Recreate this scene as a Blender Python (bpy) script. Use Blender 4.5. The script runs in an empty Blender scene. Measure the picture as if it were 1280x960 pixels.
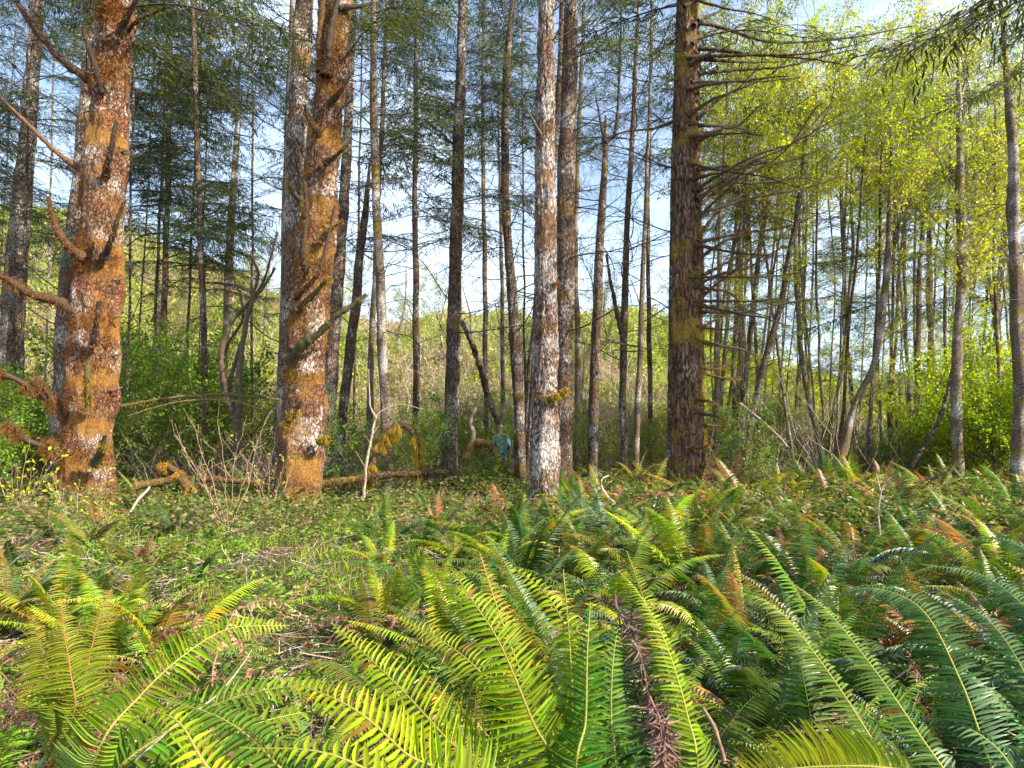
import bpy, math, random
import numpy as np
from mathutils import Vector, Matrix

# ------------------------------------------------------------------ camera, world, sun
scene = bpy.context.scene
COL = scene.collection
CH, F, PITCH = 1.4, 853.0, math.radians(5.2)
cam_d = bpy.data.cameras.new('camera'); cam = bpy.data.objects.new('camera', cam_d); COL.objects.link(cam)
cam.location = (0, 0, CH); cam.rotation_euler = (math.radians(90) + PITCH, 0, 0)
cam_d.sensor_width = 36; cam_d.lens = F / 1280 * 36; cam_d.clip_end = 2000; cam_d.clip_start = .05
scene.camera = cam

SUN_EL, SUN_AZ = math.radians(36), math.radians(118)      # azimuth clockwise from +Y
w = bpy.data.worlds.new("World"); scene.world = w; w.use_nodes = True
nt = w.node_tree; nt.nodes.clear()
sky = nt.nodes.new('ShaderNodeTexSky'); sky.sky_type = 'NISHITA'; sky.sun_disc = False
sky.sun_elevation = SUN_EL; sky.sun_rotation = SUN_AZ; sky.air_density = 1.0; sky.dust_density = .6; sky.ozone_density = 1.3
tc = nt.nodes.new('ShaderNodeTexCoord'); mp = nt.nodes.new('ShaderNodeMapping'); mp.inputs['Scale'].default_value = (1, 1, 2.2)
nz = nt.nodes.new('ShaderNodeTexNoise'); nz.inputs['Scale'].default_value = 1.6; nz.inputs['Detail'].default_value = 7; nz.inputs['Roughness'].default_value = .58
rp = nt.nodes.new('ShaderNodeValToRGB'); rp.color_ramp.elements[0].position = .44; rp.color_ramp.elements[1].position = .84
mx = nt.nodes.new('ShaderNodeMixRGB'); mx.inputs[2].default_value = (6.4, 7.6, 9.0, 1)
bg = nt.nodes.new('ShaderNodeBackground'); bg.inputs['Strength'].default_value = .14
wo = nt.nodes.new('ShaderNodeOutputWorld')
L = nt.links.new
L(tc.outputs['Generated'], mp.inputs[0]); L(mp.outputs[0], nz.inputs['Vector']); L(nz.outputs['Fac'], rp.inputs[0])
L(rp.outputs[0], mx.inputs[0]); L(sky.outputs[0], mx.inputs[1]); L(mx.outputs[0], bg.inputs[0]); L(bg.outputs[0], wo.inputs[0])
sd = bpy.data.lights.new('sun', 'SUN'); sd.energy = 5.0; sd.angle = math.radians(.5); sd.color = (1, .88, .68)
sun = bpy.data.objects.new('sun', sd); COL.objects.link(sun)
sv = Vector((math.sin(SUN_AZ) * math.cos(SUN_EL), math.cos(SUN_AZ) * math.cos(SUN_EL), math.sin(SUN_EL)))
sun.rotation_euler = sv.to_track_quat('Z', 'Y').to_euler()
scene.view_settings.view_transform = 'Standard'; scene.view_settings.look = 'None'
scene.view_settings.exposure = 1.15; scene.view_settings.gamma = 1
scene.cycles.max_bounces = 6; scene.cycles.diffuse_bounces = 3; scene.cycles.transmission_bounces = 4
scene.cycles.glossy_bounces = 2

USED = {}
LM = [(-999, 20, 'at the left edge'), (20, 100, 'left of the far left mossy tree'), (100, 190, 'right of the far left mossy tree'), (190, 270, 'left of the gnarled maple'), (270, 340, 'beside the gnarled maple'),
      (340, 420, 'behind the second mossy tree'), (420, 500, 'beside the white spotted trunk'), (500, 560, 'left of the dark straight trunk'), (560, 610, 'beside the dark straight trunk'), (610, 660, 'near the person'),
      (660, 715, 'near the pale furrowed trunk'), (715, 770, 'right of the pale furrowed trunk'), (770, 830, 'left of the stout red trunk'), (830, 885, 'near the stout red trunk'), (885, 920, 'just right of the stout red trunk'),
      (920, 975, 'by the leaning alder pair'), (975, 1035, 'by the alder sloping right'), (1035, 1090, 'by the curved alder'), (1090, 1135, 'right of the curved alder'), (1135, 1175, 'by the whitish spotted alder'),
      (1175, 1220, 'by the banded alder'), (1220, 1262, 'by the yellow bush'), (1262, 9999, 'at the right edge')]
def where(px):
    for a, b, t in LM:
        if a <= px < b: return t
def uniq(lab):
    return lab

# ------------------------------------------------------------------ maths helpers
rng = np.random.default_rng(7)
random.seed(7)
SP, CP = math.sin(PITCH), math.cos(PITCH)

def W(px, py, d):
    xv = (px - 640) / F; yv = (480 - py) / F
    s = d / (CP - yv * SP)
    return np.array([xv * s, d, CH + (SP + yv * CP) * s])

def sst(a, b, x):
    t = np.clip((x - a) / (b - a), 0, 1); return t * t * (3 - 2 * t)

def _h(i, j, k, s):
    n = (i.astype(np.int64) * 374761393 + j.astype(np.int64) * 668265263 + k.astype(np.int64) * 2147483647 + s * 974711) & 0xffffffff
    n = ((n ^ (n >> 13)) * 1274126177) & 0xffffffff
    n = ((n ^ (n >> 15)) * 2246822519) & 0xffffffff
    return ((n ^ (n >> 16)) & 0xffff) / 65535.0

def vnoise(P, seed=0):
    P = np.asarray(P, float); I = np.floor(P); f = P - I; f = f * f * (3 - 2 * f); I = I.astype(np.int64)
    r = 0
    for a in (0, 1):
        for b in (0, 1):
            for c in (0, 1):
                wgt = (f[..., 0] if a else 1 - f[..., 0]) * (f[..., 1] if b else 1 - f[..., 1]) * (f[..., 2] if c else 1 - f[..., 2])
                r = r + wgt * _h(I[..., 0] + a, I[..., 1] + b, I[..., 2] + c, seed)
    return r * 2 - 1

def fbm(P, seed=0, octv=3):
    r = 0; a = 1.0
    for o in range(octv):
        r = r + a * vnoise(np.asarray(P) * 2 ** o, seed + o); a *= .5
    return r

HU = np.array([-1.2, -.75, -.57, -.45, -.34, -.16, 0, .2, .35, .5, .8, 1.2])
HH = np.array([30, 27, 24, 20.5, 16.5, 14.5, 14, 15, 10, 6, 4, 4.0])

def ground(x, y):
    x = np.asarray(x, float); y = np.asarray(y, float)
    z = .30 * sst(3, 10, y)
    z = z + .10 * vnoise(np.stack([x * .35, y * .35, x * 0], -1), 3) * sst(1, 4, np.abs(x) + y * .3) + .04 * vnoise(np.stack([x * 1.3, y * 1.3, x * 0], -1), 4)
    u = x / np.maximum(y, 5)
    H = np.interp(u, HU, HH)
    z = z + H * sst(24, 82, y) * (1 + .10 * vnoise(np.stack([x * .06, y * .06, x * 0], -1), 9)) - 10 * sst(90, 200, y)
    return z

def crm(P, n):
    P = np.asarray(P, float)
    if len(P) == 2:
        t = np.linspace(0, 1, n)[:, None]; return P[0] * (1 - t) + P[1] * t
    Q = np.vstack([2 * P[0] - P[1], P, 2 * P[-1] - P[-2]])
    T = np.linspace(0, len(P) - 1, n); i = np.minimum(T.astype(int), len(P) - 2); t = (T - i)[:, None]
    a, b, c, d = Q[i], Q[i + 1], Q[i + 2], Q[i + 3]
    return .5 * (2 * b + (c - a) * t + (2 * a - 5 * b + 4 * c - d) * t * t + (3 * b - a - 3 * c + d) * t ** 3)

def unit(v):
    v = np.asarray(v, float); return v / np.maximum(np.linalg.norm(v, axis=-1, keepdims=True), 1e-9)

# ------------------------------------------------------------------ mesh builder
class MB:
    def __init__(s): s.V = []; s.Fa = []; s.C = []; s.n = 0
    def add(s, V, Fc, col):
        V = np.asarray(V, float).reshape(-1, 3); Fc = np.asarray(Fc, np.int64)
        s.V.append(V); s.Fa.append(Fc + s.n)
        c = np.asarray(col, float)
        if c.ndim == 1: c = np.repeat(c[None], len(Fc), 0)
        s.C.append(c); s.n += len(V)
    def mesh(s, name, mat, smooth=True):
        V = np.concatenate(s.V); me = bpy.data.meshes.new(name)
        me.vertices.add(len(V)); me.vertices.foreach_set('co', V.ravel())
        idx = np.concatenate([f.ravel() for f in s.Fa]); ln = np.concatenate([np.full(len(f), f.shape[1]) for f in s.Fa])
        C = np.concatenate(s.C)
        me.loops.add(len(idx)); me.loops.foreach_set('vertex_index', idx.astype(np.int32))
        st = np.concatenate([[0], np.cumsum(ln)[:-1]])
        me.polygons.add(len(ln)); me.polygons.foreach_set('loop_start', st.astype(np.int32)); me.polygons.foreach_set('loop_total', ln.astype(np.int32))
        me.polygons.foreach_set('use_smooth', np.full(len(ln), smooth))
        me.update(calc_edges=True)
        ca = me.color_attributes.new('tint', 'FLOAT_COLOR', 'CORNER')
        cc = np.ones((len(idx), 4)); cc[:, :3] = np.repeat(C, ln, 0); ca.data.foreach_set('color', cc.ravel())
        if mat: me.materials.append(mat)
        return me
    def tube(s, P, R, ns=6, col=(1, 1, 1), cap=True):
        P = np.asarray(P, float); n = len(P); R = np.broadcast_to(np.asarray(R, float), (n,))
        T = unit(np.gradient(P, axis=0)); ref = np.array([0, 0, 1.]) if abs(T[0, 2]) < .9 else np.array([1., 0, 0])
        A = unit(np.cross(T, ref)); B = np.cross(T, A)
        th = np.linspace(0, 2 * np.pi, ns, endpoint=False)
        V = P[:, None] + R[:, None, None] * (np.cos(th)[None, :, None] * A[:, None] + np.sin(th)[None, :, None] * B[:, None])
        i = np.arange(n - 1)[:, None] * ns; j = np.arange(ns)[None]; k = (j + 1) % ns
        Fc = np.stack([i + j, i + k, i + ns + k, i + ns + j], -1).reshape(-1, 4)
        s.add(V, Fc, col)
    def inst(s, TV, TF, M, P, col):
        """template TV (k,3), TF faces, M (n,3,3) columns=axes, P (n,3), col (n,3)"""
        n = len(P)
        if n == 0: return
        V = np.einsum('nij,kj->nki', M, TV) + P[:, None]
        Fc = (TF[None] + (np.arange(n) * len(TV))[:, None, None]).reshape(-1, TF.shape[1])
        c = np.repeat(np.asarray(col, float), len(TF), 0) if np.ndim(col) == 2 else col
        s.add(V.reshape(-1, 3), Fc, c)

def frames(D, N):
    D = unit(D); Y = unit(np.cross(N, D)); Z = np.cross(D, Y)
    return np.stack([D, Y, Z], -1)

def rdir(n, r=None):
    r = r or rng; v = r.normal(size=(n, 3)); return unit(v)

def obj(name, me, parent=None, loc=None, kind=None, color=None):
    o = bpy.data.objects.new(name, me); COL.objects.link(o)
    if parent: o.parent = parent
    if loc is not None: o.location = loc
    if kind: o['kind'] = kind
    if color: o.color = (*color, 1)
    return o

def tag(o, label, cat, group=None):
    o['label'] = label; o['category'] = cat
    if group: o['group'] = group
    return o

def thing(name, label, cat, loc=(0, 0, 0), group=None):
    o = bpy.data.objects.new(name, None); COL.objects.link(o); o.location = loc; o.empty_display_size = .1
    return tag(o, label, cat, group)

# ------------------------------------------------------------------ materials
def newmat(name):
    m = bpy.data.materials.new(name); m.use_nodes = True; m.node_tree.nodes.clear(); return m, m.node_tree

def nd(t, typ, **k):
    n = t.nodes.new(typ)
    for a, b in k.items():
        if a in n.inputs: n.inputs[a].default_value = b
        else: setattr(n, a, b)
    return n

def leaf_mat(name, transl=.42, rough=.45, gloss=.10, tint=(1, 1, 1), tcol=(1.15, 1.25, .55)):
    m, t = newmat(name); l = t.links.new
    at = nd(t, 'ShaderNodeAttribute', attribute_name='tint'); oi = nd(t, 'ShaderNodeObjectInfo')
    mul = nd(t, 'ShaderNodeMixRGB', blend_type='MULTIPLY'); mul.inputs[0].default_value = 1
    l(at.outputs['Color'], mul.inputs[1]); l(oi.outputs['Color'], mul.inputs[2])
    hs = nd(t, 'ShaderNodeHueSaturation'); mr = nd(t, 'ShaderNodeMapRange'); mr.inputs['To Min'].default_value = .72; mr.inputs['To Max'].default_value = 1.28
    l(oi.outputs['Random'], mr.inputs['Value']); l(mr.outputs[0], hs.inputs['Value'])
    mr2 = nd(t, 'ShaderNodeMapRange'); mr2.inputs['To Min'].default_value = .475; mr2.inputs['To Max'].default_value = .52
    mt = nd(t, 'ShaderNodeMath', operation='FRACT'); mm = nd(t, 'ShaderNodeMath', operation='MULTIPLY'); mm.inputs[1].default_value = 17.3
    l(oi.outputs['Random'], mm.inputs[0]); l(mm.outputs[0], mt.inputs[0]); l(mt.outputs[0], mr2.inputs['Value']); l(mr2.outputs[0], hs.inputs['Hue'])
    l(mul.outputs[0], hs.inputs['Color'])
    df = nd(t, 'ShaderNodeBsdfDiffuse'); tr = nd(t, 'ShaderNodeBsdfTranslucent'); gl = nd(t, 'ShaderNodeBsdfGlossy'); gl.inputs['Roughness'].default_value = rough
    tm = nd(t, 'ShaderNodeMixRGB', blend_type='MULTIPLY'); tm.inputs[0].default_value = 1; tm.inputs[2].default_value = (*tcol, 1)
    l(hs.outputs[0], df.inputs[0]); l(hs.outputs[0], tm.inputs[1]); l(tm.outputs[0], tr.inputs[0])
    m1 = nd(t, 'ShaderNodeMixShader'); m1.inputs[0].default_value = transl; l(df.outputs[0], m1.inputs[1]); l(tr.outputs[0], m1.inputs[2])
    fr = nd(t, 'ShaderNodeFresnel'); fr.inputs[0].default_value = 1.4
    fm = nd(t, 'ShaderNodeMath', operation='MULTIPLY_ADD'); fm.inputs[1].default_value = gloss * 6; fm.inputs[2].default_value = gloss * .25; l(fr.outputs[0], fm.inputs[0])
    m2 = nd(t, 'ShaderNodeMixShader'); l(fm.outputs[0], m2.inputs[0]); l(m1.outputs[0], m2.inputs[1]); l(gl.outputs[0], m2.inputs[2])
    o = nd(t, 'ShaderNodeOutputMaterial'); l(m2.outputs[0], o.inputs[0]); return m

def wood_mat(name, rough=.85):
    """tint attribute x object colour x fine noise, with bump"""
    m, t = newmat(name); l = t.links.new
    at = nd(t, 'ShaderNodeAttribute', attribute_name='tint'); oi = nd(t, 'ShaderNodeObjectInfo'); tc = nd(t, 'ShaderNodeTexCoord')
    mul = nd(t, 'ShaderNodeMixRGB', blend_type='MULTIPLY'); mul.inputs[0].default_value = 1
    l(at.outputs['Color'], mul.inputs[1]); l(oi.outputs['Color'], mul.inputs[2])
    nz = nd(t, 'ShaderNodeTexNoise', Scale=38.0, Detail=5.0); l(tc.outputs['Object'], nz.inputs['Vector'])
    rp = nd(t, 'ShaderNodeValToRGB'); rp.color_ramp.elements[0].position = .32; rp.color_ramp.elements[0].color = (.45, .42, .4, 1); rp.color_ramp.elements[1].position = .68; rp.color_ramp.elements[1].color = (1.3, 1.3, 1.3, 1)
    l(nz.outputs['Fac'], rp.inputs[0])
    m2 = nd(t, 'ShaderNodeMixRGB', blend_type='MULTIPLY'); m2.inputs[0].default_value = 1; l(mul.outputs[0], m2.inputs[1]); l(rp.outputs[0], m2.inputs[2])
    b = nd(t, 'ShaderNodeBsdfPrincipled', Roughness=rough); l(m2.outputs[0], b.inputs['Base Color'])
    bp = nd(t, 'ShaderNodeBump', Strength=.6, Distance=.01); l(nz.outputs['Fac'], bp.inputs['Height']); l(bp.outputs[0], b.inputs['Normal'])
    o = nd(t, 'ShaderNodeOutputMaterial'); l(b.outputs[0], o.inputs[0]); return m

def bark_mat(name, dark, mid, patch, patch_lo, moss, moss_lo, sc=1.0, zs=.22, horiz=False, bump=.03, red=(1.12, .95, .85)):
    m, t = newmat(name); l = t.links.new
    tc = nd(t, 'ShaderNodeTexCoord'); oi = nd(t, 'ShaderNodeObjectInfo')
    off = nd(t, 'ShaderNodeVectorMath', operation='MULTIPLY_ADD'); cb = nd(t, 'ShaderNodeCombineXYZ')
    l(oi.outputs['Random'], cb.inputs[0]); l(oi.outputs['Random'], cb.inputs[2]); off.inputs[1].default_value = (37, 0, 53)
    l(cb.outputs[0], off.inputs[0]); l(tc.outputs['Object'], off.inputs[2])
    def mapping(s):
        q = nd(t, 'ShaderNodeMapping'); q.inputs['Scale'].default_value = s; l(off.outputs[0], q.inputs[0]); return q.outputs[0]
    def noise(v, scale, det=5, ro=.6, dist=0):
        n = nd(t, 'ShaderNodeTexNoise', Scale=scale, Detail=det, Roughness=ro, Distortion=dist); l(v, n.inputs['Vector']); return n.outputs['Fac']
    def ramp(f, a, b, ca=(0, 0, 0, 1), cb_=(1, 1, 1, 1)):
        r = nd(t, 'ShaderNodeValToRGB'); r.color_ramp.elements[0].position = a; r.color_ramp.elements[1].position = b
        r.color_ramp.elements[0].color = ca; r.color_ramp.elements[1].color = cb_; l(f, r.inputs[0]); return r.outputs[0]
    def mix(f, a, b, bt='MIX'):
        q = nd(t, 'ShaderNodeMixRGB', blend_type=bt)
        for i, x in enumerate((f, a, b)):
            if isinstance(x, (float, int)): q.inputs[i].default_value = x
            elif isinstance(x, tuple): q.inputs[i].default_value = (*x, 1) if len(x) == 3 else x
            else: l(x, q.inputs[i])
        return q.outputs[0]
    ridge = noise(mapping((1, 1, zs)), 22 * sc, 6, .65, .6)
    vo = nd(t, 'ShaderNodeTexVoronoi', Scale=13.0 * sc, feature='DISTANCE_TO_EDGE'); dn = nd(t, 'ShaderNodeTexNoise', Scale=9.0 * sc, Detail=4.0); mv = mapping((1, 1, zs * 1.3)); l(mv, dn.inputs['Vector'])
    va = nd(t, 'ShaderNodeVectorMath', operation='MULTIPLY_ADD'); va.inputs[1].default_value = (.16, .16, .10); l(dn.outputs['Color'], va.inputs[0]); l(mv, va.inputs[2]); l(va.outputs[0], vo.inputs['Vector'])
    vr = ramp(vo.outputs['Distance'], .0, .16)
    base = mix(ramp(ridge, .34, .62), dark, mid)
    base = mix(.9, base, mix(vr, (.14, .12, .11), (1.15, 1.15, 1.15)), 'MULTIPLY')
    # red-brown variation
    base = mix(ramp(noise(mapping((1, 1, .5)), 2.2 * sc, 4), .42, .62), base, mix(1., base, red, 'MULTIPLY'))
    big = noise(mapping((1, 1, 1.0)), 1.7, 3, .5); fine = noise(mapping((1, 1, 3.0) if horiz else (1, 1, .6)), 15 * sc, 6, .75, .4)
    pm = nd(t, 'ShaderNodeMath', operation='MULTIPLY_ADD'); pm.inputs[1].default_value = .5; l(big, pm.inputs[0])
    pm2 = nd(t, 'ShaderNodeMath', operation='MULTIPLY'); pm2.inputs[1].default_value = .66; l(fine, pm2.inputs[0]); l(pm2.outputs[0], pm.inputs[2])
    base = mix(ramp(pm.outputs[0], patch_lo, patch_lo + .07), base, mix(1., patch, mix(.9, (1, 1, 1), mix(vr, (.14, .12, .11), (1, 1, 1)), 'MULTIPLY'), 'MULTIPLY'))
    # moss in irregular rings
    mb = noise(mapping((.7, .7, 1.7)), 1.25, 3, .5); mf = noise(mapping((1, 1, 1)), 26, 5, .7)
    mm = nd(t, 'ShaderNodeMath', operation='MULTIPLY_ADD'); mm.inputs[1].default_value = .82; l(mb, mm.inputs[0])
    mm2 = nd(t, 'ShaderNodeMath', operation='MULTIPLY'); mm2.inputs[1].default_value = .38; l(mf, mm2.inputs[0]); l(mm2.outputs[0], mm.inputs[2])
    mossm = ramp(mm.outputs[0], moss_lo - .03, moss_lo + .10)
    base = mix(mossm, base, mix(ramp(mf, .3, .7), tuple(c * .45 for c in moss), tuple(min(1, c * 1.5) for c in moss)))
    b = nd(t, 'ShaderNodeBsdfPrincipled', Roughness=.9); l(base, b.inputs['Base Color'])
    b.inputs['Specular IOR Level'].default_value = .2
    hm = nd(t, 'ShaderNodeMath', operation='ADD'); l(ridge, hm.inputs[0]); hv = nd(t, 'ShaderNodeMath', operation='MULTIPLY'); hv.inputs[1].default_value = .5; l(mix(mossm, vr, (.5, .5, .5)), hv.inputs[0]); l(hv.outputs[0], hm.inputs[1])
    hm3 = nd(t, 'ShaderNodeMath', operation='ADD'); l(hm.outputs[0], hm3.inputs[0]); l(fine, hm3.inputs[1])
    bp = nd(t, 'ShaderNodeBump', Strength=.9, Distance=bump); l(hm3.outputs[0], bp.inputs['Height']); l(bp.outputs[0], b.inputs['Normal'])
    o = nd(t, 'ShaderNodeOutputMaterial'); l(b.outputs[0], o.inputs[0]); return m

def soil_mat(name, cols, sc=1.0):
    m, t = newmat(name); l = t.links.new
    geo = nd(t, 'ShaderNodeNewGeometry')
    n1 = nd(t, 'ShaderNodeTexNoise', Scale=.9 * sc, Detail=8.0, Roughness=.7); n2 = nd(t, 'ShaderNodeTexNoise', Scale=24 * sc, Detail=6.0, Roughness=.75)
    l(geo.outputs['Position'], n1.inputs['Vector']); l(geo.outputs['Position'], n2.inputs['Vector'])
    r1 = nd(t, 'ShaderNodeValToRGB'); e = r1.color_ramp.elements; e[0].position = .35; e[0].color = (*cols[0], 1); e[1].position = .62; e[1].color = (*cols[2], 1)
    x = e.new(.5); x.color = (*cols[1], 1); l(n1.outputs['Fac'], r1.inputs[0])
    r2 = nd(t, 'ShaderNodeValToRGB'); r2.color_ramp.elements[0].position = .3; r2.color_ramp.elements[0].color = (.3, .28, .25, 1); r2.color_ramp.elements[1].position = .7; r2.color_ramp.elements[1].color = (1.5, 1.45, 1.4, 1); l(n2.outputs['Fac'], r2.inputs[0])
    mx = nd(t, 'ShaderNodeMixRGB', blend_type='MULTIPLY'); mx.inputs[0].default_value = 1; l(r1.outputs[0], mx.inputs[1]); l(r2.outputs[0], mx.inputs[2])
    b = nd(t, 'ShaderNodeBsdfPrincipled', Roughness=.95); l(mx.outputs[0], b.inputs['Base Color'])
    bp = nd(t, 'ShaderNodeBump', Strength=.8, Distance=.05); l(n2.outputs['Fac'], bp.inputs['Height']); l(bp.outputs[0], b.inputs['Normal'])
    o = nd(t, 'ShaderNodeOutputMaterial'); l(b.outputs[0], o.inputs[0]); return m

M_FERN = leaf_mat('fern_leaf', .38, .5, .035)
M_NEED = leaf_mat('conifer_needle', .30, .5, .05, tcol=(1.1, 1.2, .6))
M_LEAF = leaf_mat('broad_leaf', .5, .55, .015, tcol=(1.15, 1.2, .45))
M_DEAD = leaf_mat('dead_leaf', .18, .6, .03, tcol=(1.1, .9, .7))
M_MOSS = leaf_mat('moss_strand', .30, .8, .01, tcol=(1.1, .95, .5))
M_WOOD = wood_mat('branch_wood')
MOSSC = (.29, .145, .035); MOSSY = (.36, .27, .02)
B_MOSSY = bark_mat('bark_mossy_red', (.06, .03, .02), (.30, .17, .11), (.70, .62, .57), .60, MOSSC, .60, 1.35, .38, False, .05, (1.2, .85, .7))
B_GREY = bark_mat('bark_pale_grey', (.05, .03, .025), (.30, .20, .16), (.62, .57, .53), .565, (.22, .12, .05), .70, 1.5, .25, False, .04, (1.06, .97, .9))
B_FIR = bark_mat('bark_red_brown', (.035, .02, .015), (.25, .15, .10), (.46, .36, .30), .66, (.26, .17, .03), .63, 1.1, .16, False, .04)
B_DARK = bark_mat('bark_dark', (.035, .026, .022), (.17, .12, .095), (.46, .42, .40), .60, (.14, .09, .02), .66, 1.6, .3, False, .02)
B_ALDER = bark_mat('bark_alder', (.06, .045, .035), (.26, .20, .16), (.68, .65, .62), .60, (.16, .12, .02), .64, 1.8, .8, True, .01)
B_LOG = bark_mat('bark_mossy_log', (.05, .03, .02), (.18, .11, .07), (.4, .33, .25), .68, (.20, .13, .04), .58, 1.5, .6, False, .03)
M_GROUND = soil_mat('forest_soil', [(.07, .04, .025), (.16, .09, .055), (.10, .10, .03)])
M_HILL = soil_mat('far_hill_forest', [(.05, .10, .09), (.07, .14, .10), (.10, .18, .10)], .08)

# ------------------------------------------------------------------ terrain
def terrain():
    ys = np.concatenate([np.linspace(-12, 0, 13)[:-1], np.linspace(0, 24, 161)[:-1], np.linspace(24, 110, 80)[:-1], np.linspace(110, 900, 25)])
    xs0 = np.concatenate([-np.geomspace(12, 700, 45)[::-1], np.linspace(-12, 12, 161)[1:-1], np.geomspace(12, 700, 45)])
    X, Y = np.meshgrid(xs0, ys); Z = ground(X, Y)
    near = (np.abs(X) < 14) & (Y < 24)
    Z = Z + np.where(near, .025 * vnoise(np.stack([X * 5, Y * 5, X * 0], -1), 21), 0)
    V = np.stack([X, Y, Z], -1); ny, nx = X.shape
    i = np.arange(ny - 1)[:, None] * nx; j = np.arange(nx - 1)[None]
    Fc = np.stack([i + j, i + j + 1, i + nx + j + 1, i + nx + j], -1).reshape(-1, 4)
    mb = MB(); mb.add(V, Fc, (1, 1, 1)); obj('forest_floor', mb.mesh('forest_floor', M_GROUND), kind='structure')
    xs = np.linspace(-420, 640, 90); ys = np.linspace(330, 520, 20); X, Y = np.meshgrid(xs, ys)
    H = 44 + 34 * vnoise(np.stack([X * .006, X * 0 + 3.3, X * 0], -1), 5) + 10 * vnoise(np.stack([X * .03, Y * .03, X * 0], -1), 6)
    Z = -6 + H * sst(330, 450, Y) * (1 + .12 * vnoise(np.stack([X * .1, Y * .1, X * 0], -1), 8))
    V = np.stack([X, Y, Z], -1); ny, nx = X.shape
    i = np.arange(ny - 1)[:, None] * nx; j = np.arange(nx - 1)[None]
    Fc = np.stack([i + j, i + j + 1, i + nx + j + 1, i + nx + j], -1).reshape(-1, 4)
    mb = MB(); mb.add(V, Fc, (1, 1, 1)); obj('hills', mb.mesh('hills', M_HILL), kind='structure')
terrain()

# ------------------------------------------------------------------ templates
# leaf template: length 1 along X, half width .5 along Y, slight fold/curve in Z
def leaf_tpl(n=3, curve=.12, fold=.10, sickle=0., pw=.75, peak=.4):
    t = np.linspace(0, 1, n + 1); wd = np.clip(np.where(t < peak, (t / peak) ** .5, ((1 - t) / (1 - peak)) ** pw), 0, 1) * .5
    wd[0] = .10
    V = []; Fq = []
    for k, (a, b) in enumerate(zip(t, wd)):
        s = sickle * a * a
        V += [(a, s + b, fold * b - curve * a * a), (a, s, -curve * a * a), (a, s - b, fold * b - curve * a * a)]
    for k in range(n):
        i = k * 3; Fq += [(i, i + 1, i + 4, i + 3), (i + 1, i + 2, i + 5, i + 4)]
    return np.array(V), np.array(Fq)
LEAF = leaf_tpl(2, .15, .3)
LEAF_S = (np.array([(0, 0, 0), (.4, .5, .06), (1, 0, -.1), (.4, -.5, .06)]), np.array([(0, 3, 2, 1)]))
NEED = (np.array([(0, .35, 0), (0, -.35, 0), (.6, -.5, -.05), (1, 0, -.12), (.6, .5, -.05)]), np.array([(0, 1, 2, 3, 4)]))
BLADE = (np.array([(0, .5, 0), (0, -.5, 0), (.55, -.4, -.06), (.55, .4, -.06), (1, 0, -.3)]), None)
BLADE_T = np.array([(0, .5, 0), (0, -.5, 0), (.55, -.4, .0), (.55, .4, .0), (1, 0, -.18)]); BLADE_F = np.array([(0, 1, 2, 3), (3, 2, 4, 4)])
BLADE_F = np.array([(0, 1, 2), (0, 2, 3), (3, 2, 4)])
PIN = leaf_tpl(4, .22, .22, .10, .85, .28)
PIN_S = leaf_tpl(2, .2, .2, .10, .8, .3)

# ------------------------------------------------------------------ ferns
def frond_layout(P, hw, nrm, npair, fwd=.30, r=None, jitter=.06, gap=.86, droop=.12, tip=.9, missing=0., S0=.12):
    """P (m,3) rachis samples; hw max half width; nrm (m,3) leaf plane normals -> M,P,len for leaflets"""
    r = r or rng
    seg = np.linalg.norm(np.diff(P, axis=0), axis=1); S = np.concatenate([[0], np.cumsum(seg)]); Lt = S[-1]
    s0 = S0; u = np.linspace(s0, .995, npair); ss = u * Lt
    Q = np.stack([np.interp(ss, S, P[:, k]) for k in range(3)], -1); N = unit(np.stack([np.interp(ss, S, nrm[:, k]) for k in range(3)], -1))
    T = unit(np.gradient(Q, axis=0)); Sd = unit(np.cross(T, N)); N = np.cross(Sd, T)
    v = (u - s0) / (1 - s0)
    prof = np.clip(.45 + 1.1 * v * 2.2, 0, 1) * np.clip((1 - v) / .55, 0, 1) ** .75
    prof = np.maximum(prof, .04)
    sp = Lt * (1 - s0) / npair
    Ms = []; Ps = []; Ls = []
    for sg in (-1, 1):
        n = npair
        f = fwd + .35 * v ** 3 + r.normal(0, jitter, n)
        D = sg * Sd * np.cos(f)[:, None] + T * np.sin(f)[:, None] - N * (droop + r.normal(0, jitter, n))[:, None]
        D = unit(D)
        Nn = unit(N + r.normal(0, jitter * 2.2, (n, 3)) + .15 * T)
        Y = unit(np.cross(Nn, D)); Z = np.cross(D, Y)
        ln = hw * prof * (1 + r.normal(0, .05, n)); wd = np.minimum(sp * gap * (1.15 - .35 * v), ln * .5)
        keep = r.random(n) > missing
        flip = sg
        M = np.stack([D * ln[:, None], Y * wd[:, None] * (-flip), Z * ln[:, None]], -1)
        Ms.append(M[keep]); Ps.append((Q + T * (sp * .25 * (sg > 0)))[keep]); Ls.append(v[keep])
    return np.concatenate(Ms), np.concatenate(Ps), np.concatenate(Ls)

def frond_colors(v, base, tipc, edge=.12, r=None, n=None):
    r = r or rng
    n = len(v); k = (v ** 2)[:, None]
    c = np.array(base)[None] * (1 - k) + np.array(tipc)[None] * k
    c = c * (1 + r.normal(0, edge, (n, 1))); 
    b = r.random(n) < .008; c[b] = np.array((.28, .12, .03))
    return np.clip(c, .003, 1)

def arch(el0, bend, n=26, side=0.):
    """unit-length arching curve starting at elevation el0 (rad), total bend (rad)"""
    t = np.linspace(0, 1, n); a = el0 - bend * t ** 1.4
    d = np.stack([np.cos(a), side * t, np.sin(a)], -1); P = np.concatenate([[[0, 0, 0]], np.cumsum((d[:-1] + d[1:]) / 2 / (n - 1), 0)])
    N = np.stack([-np.sin(a), 0 * a, np.cos(a)], -1)
    return P, N

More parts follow.
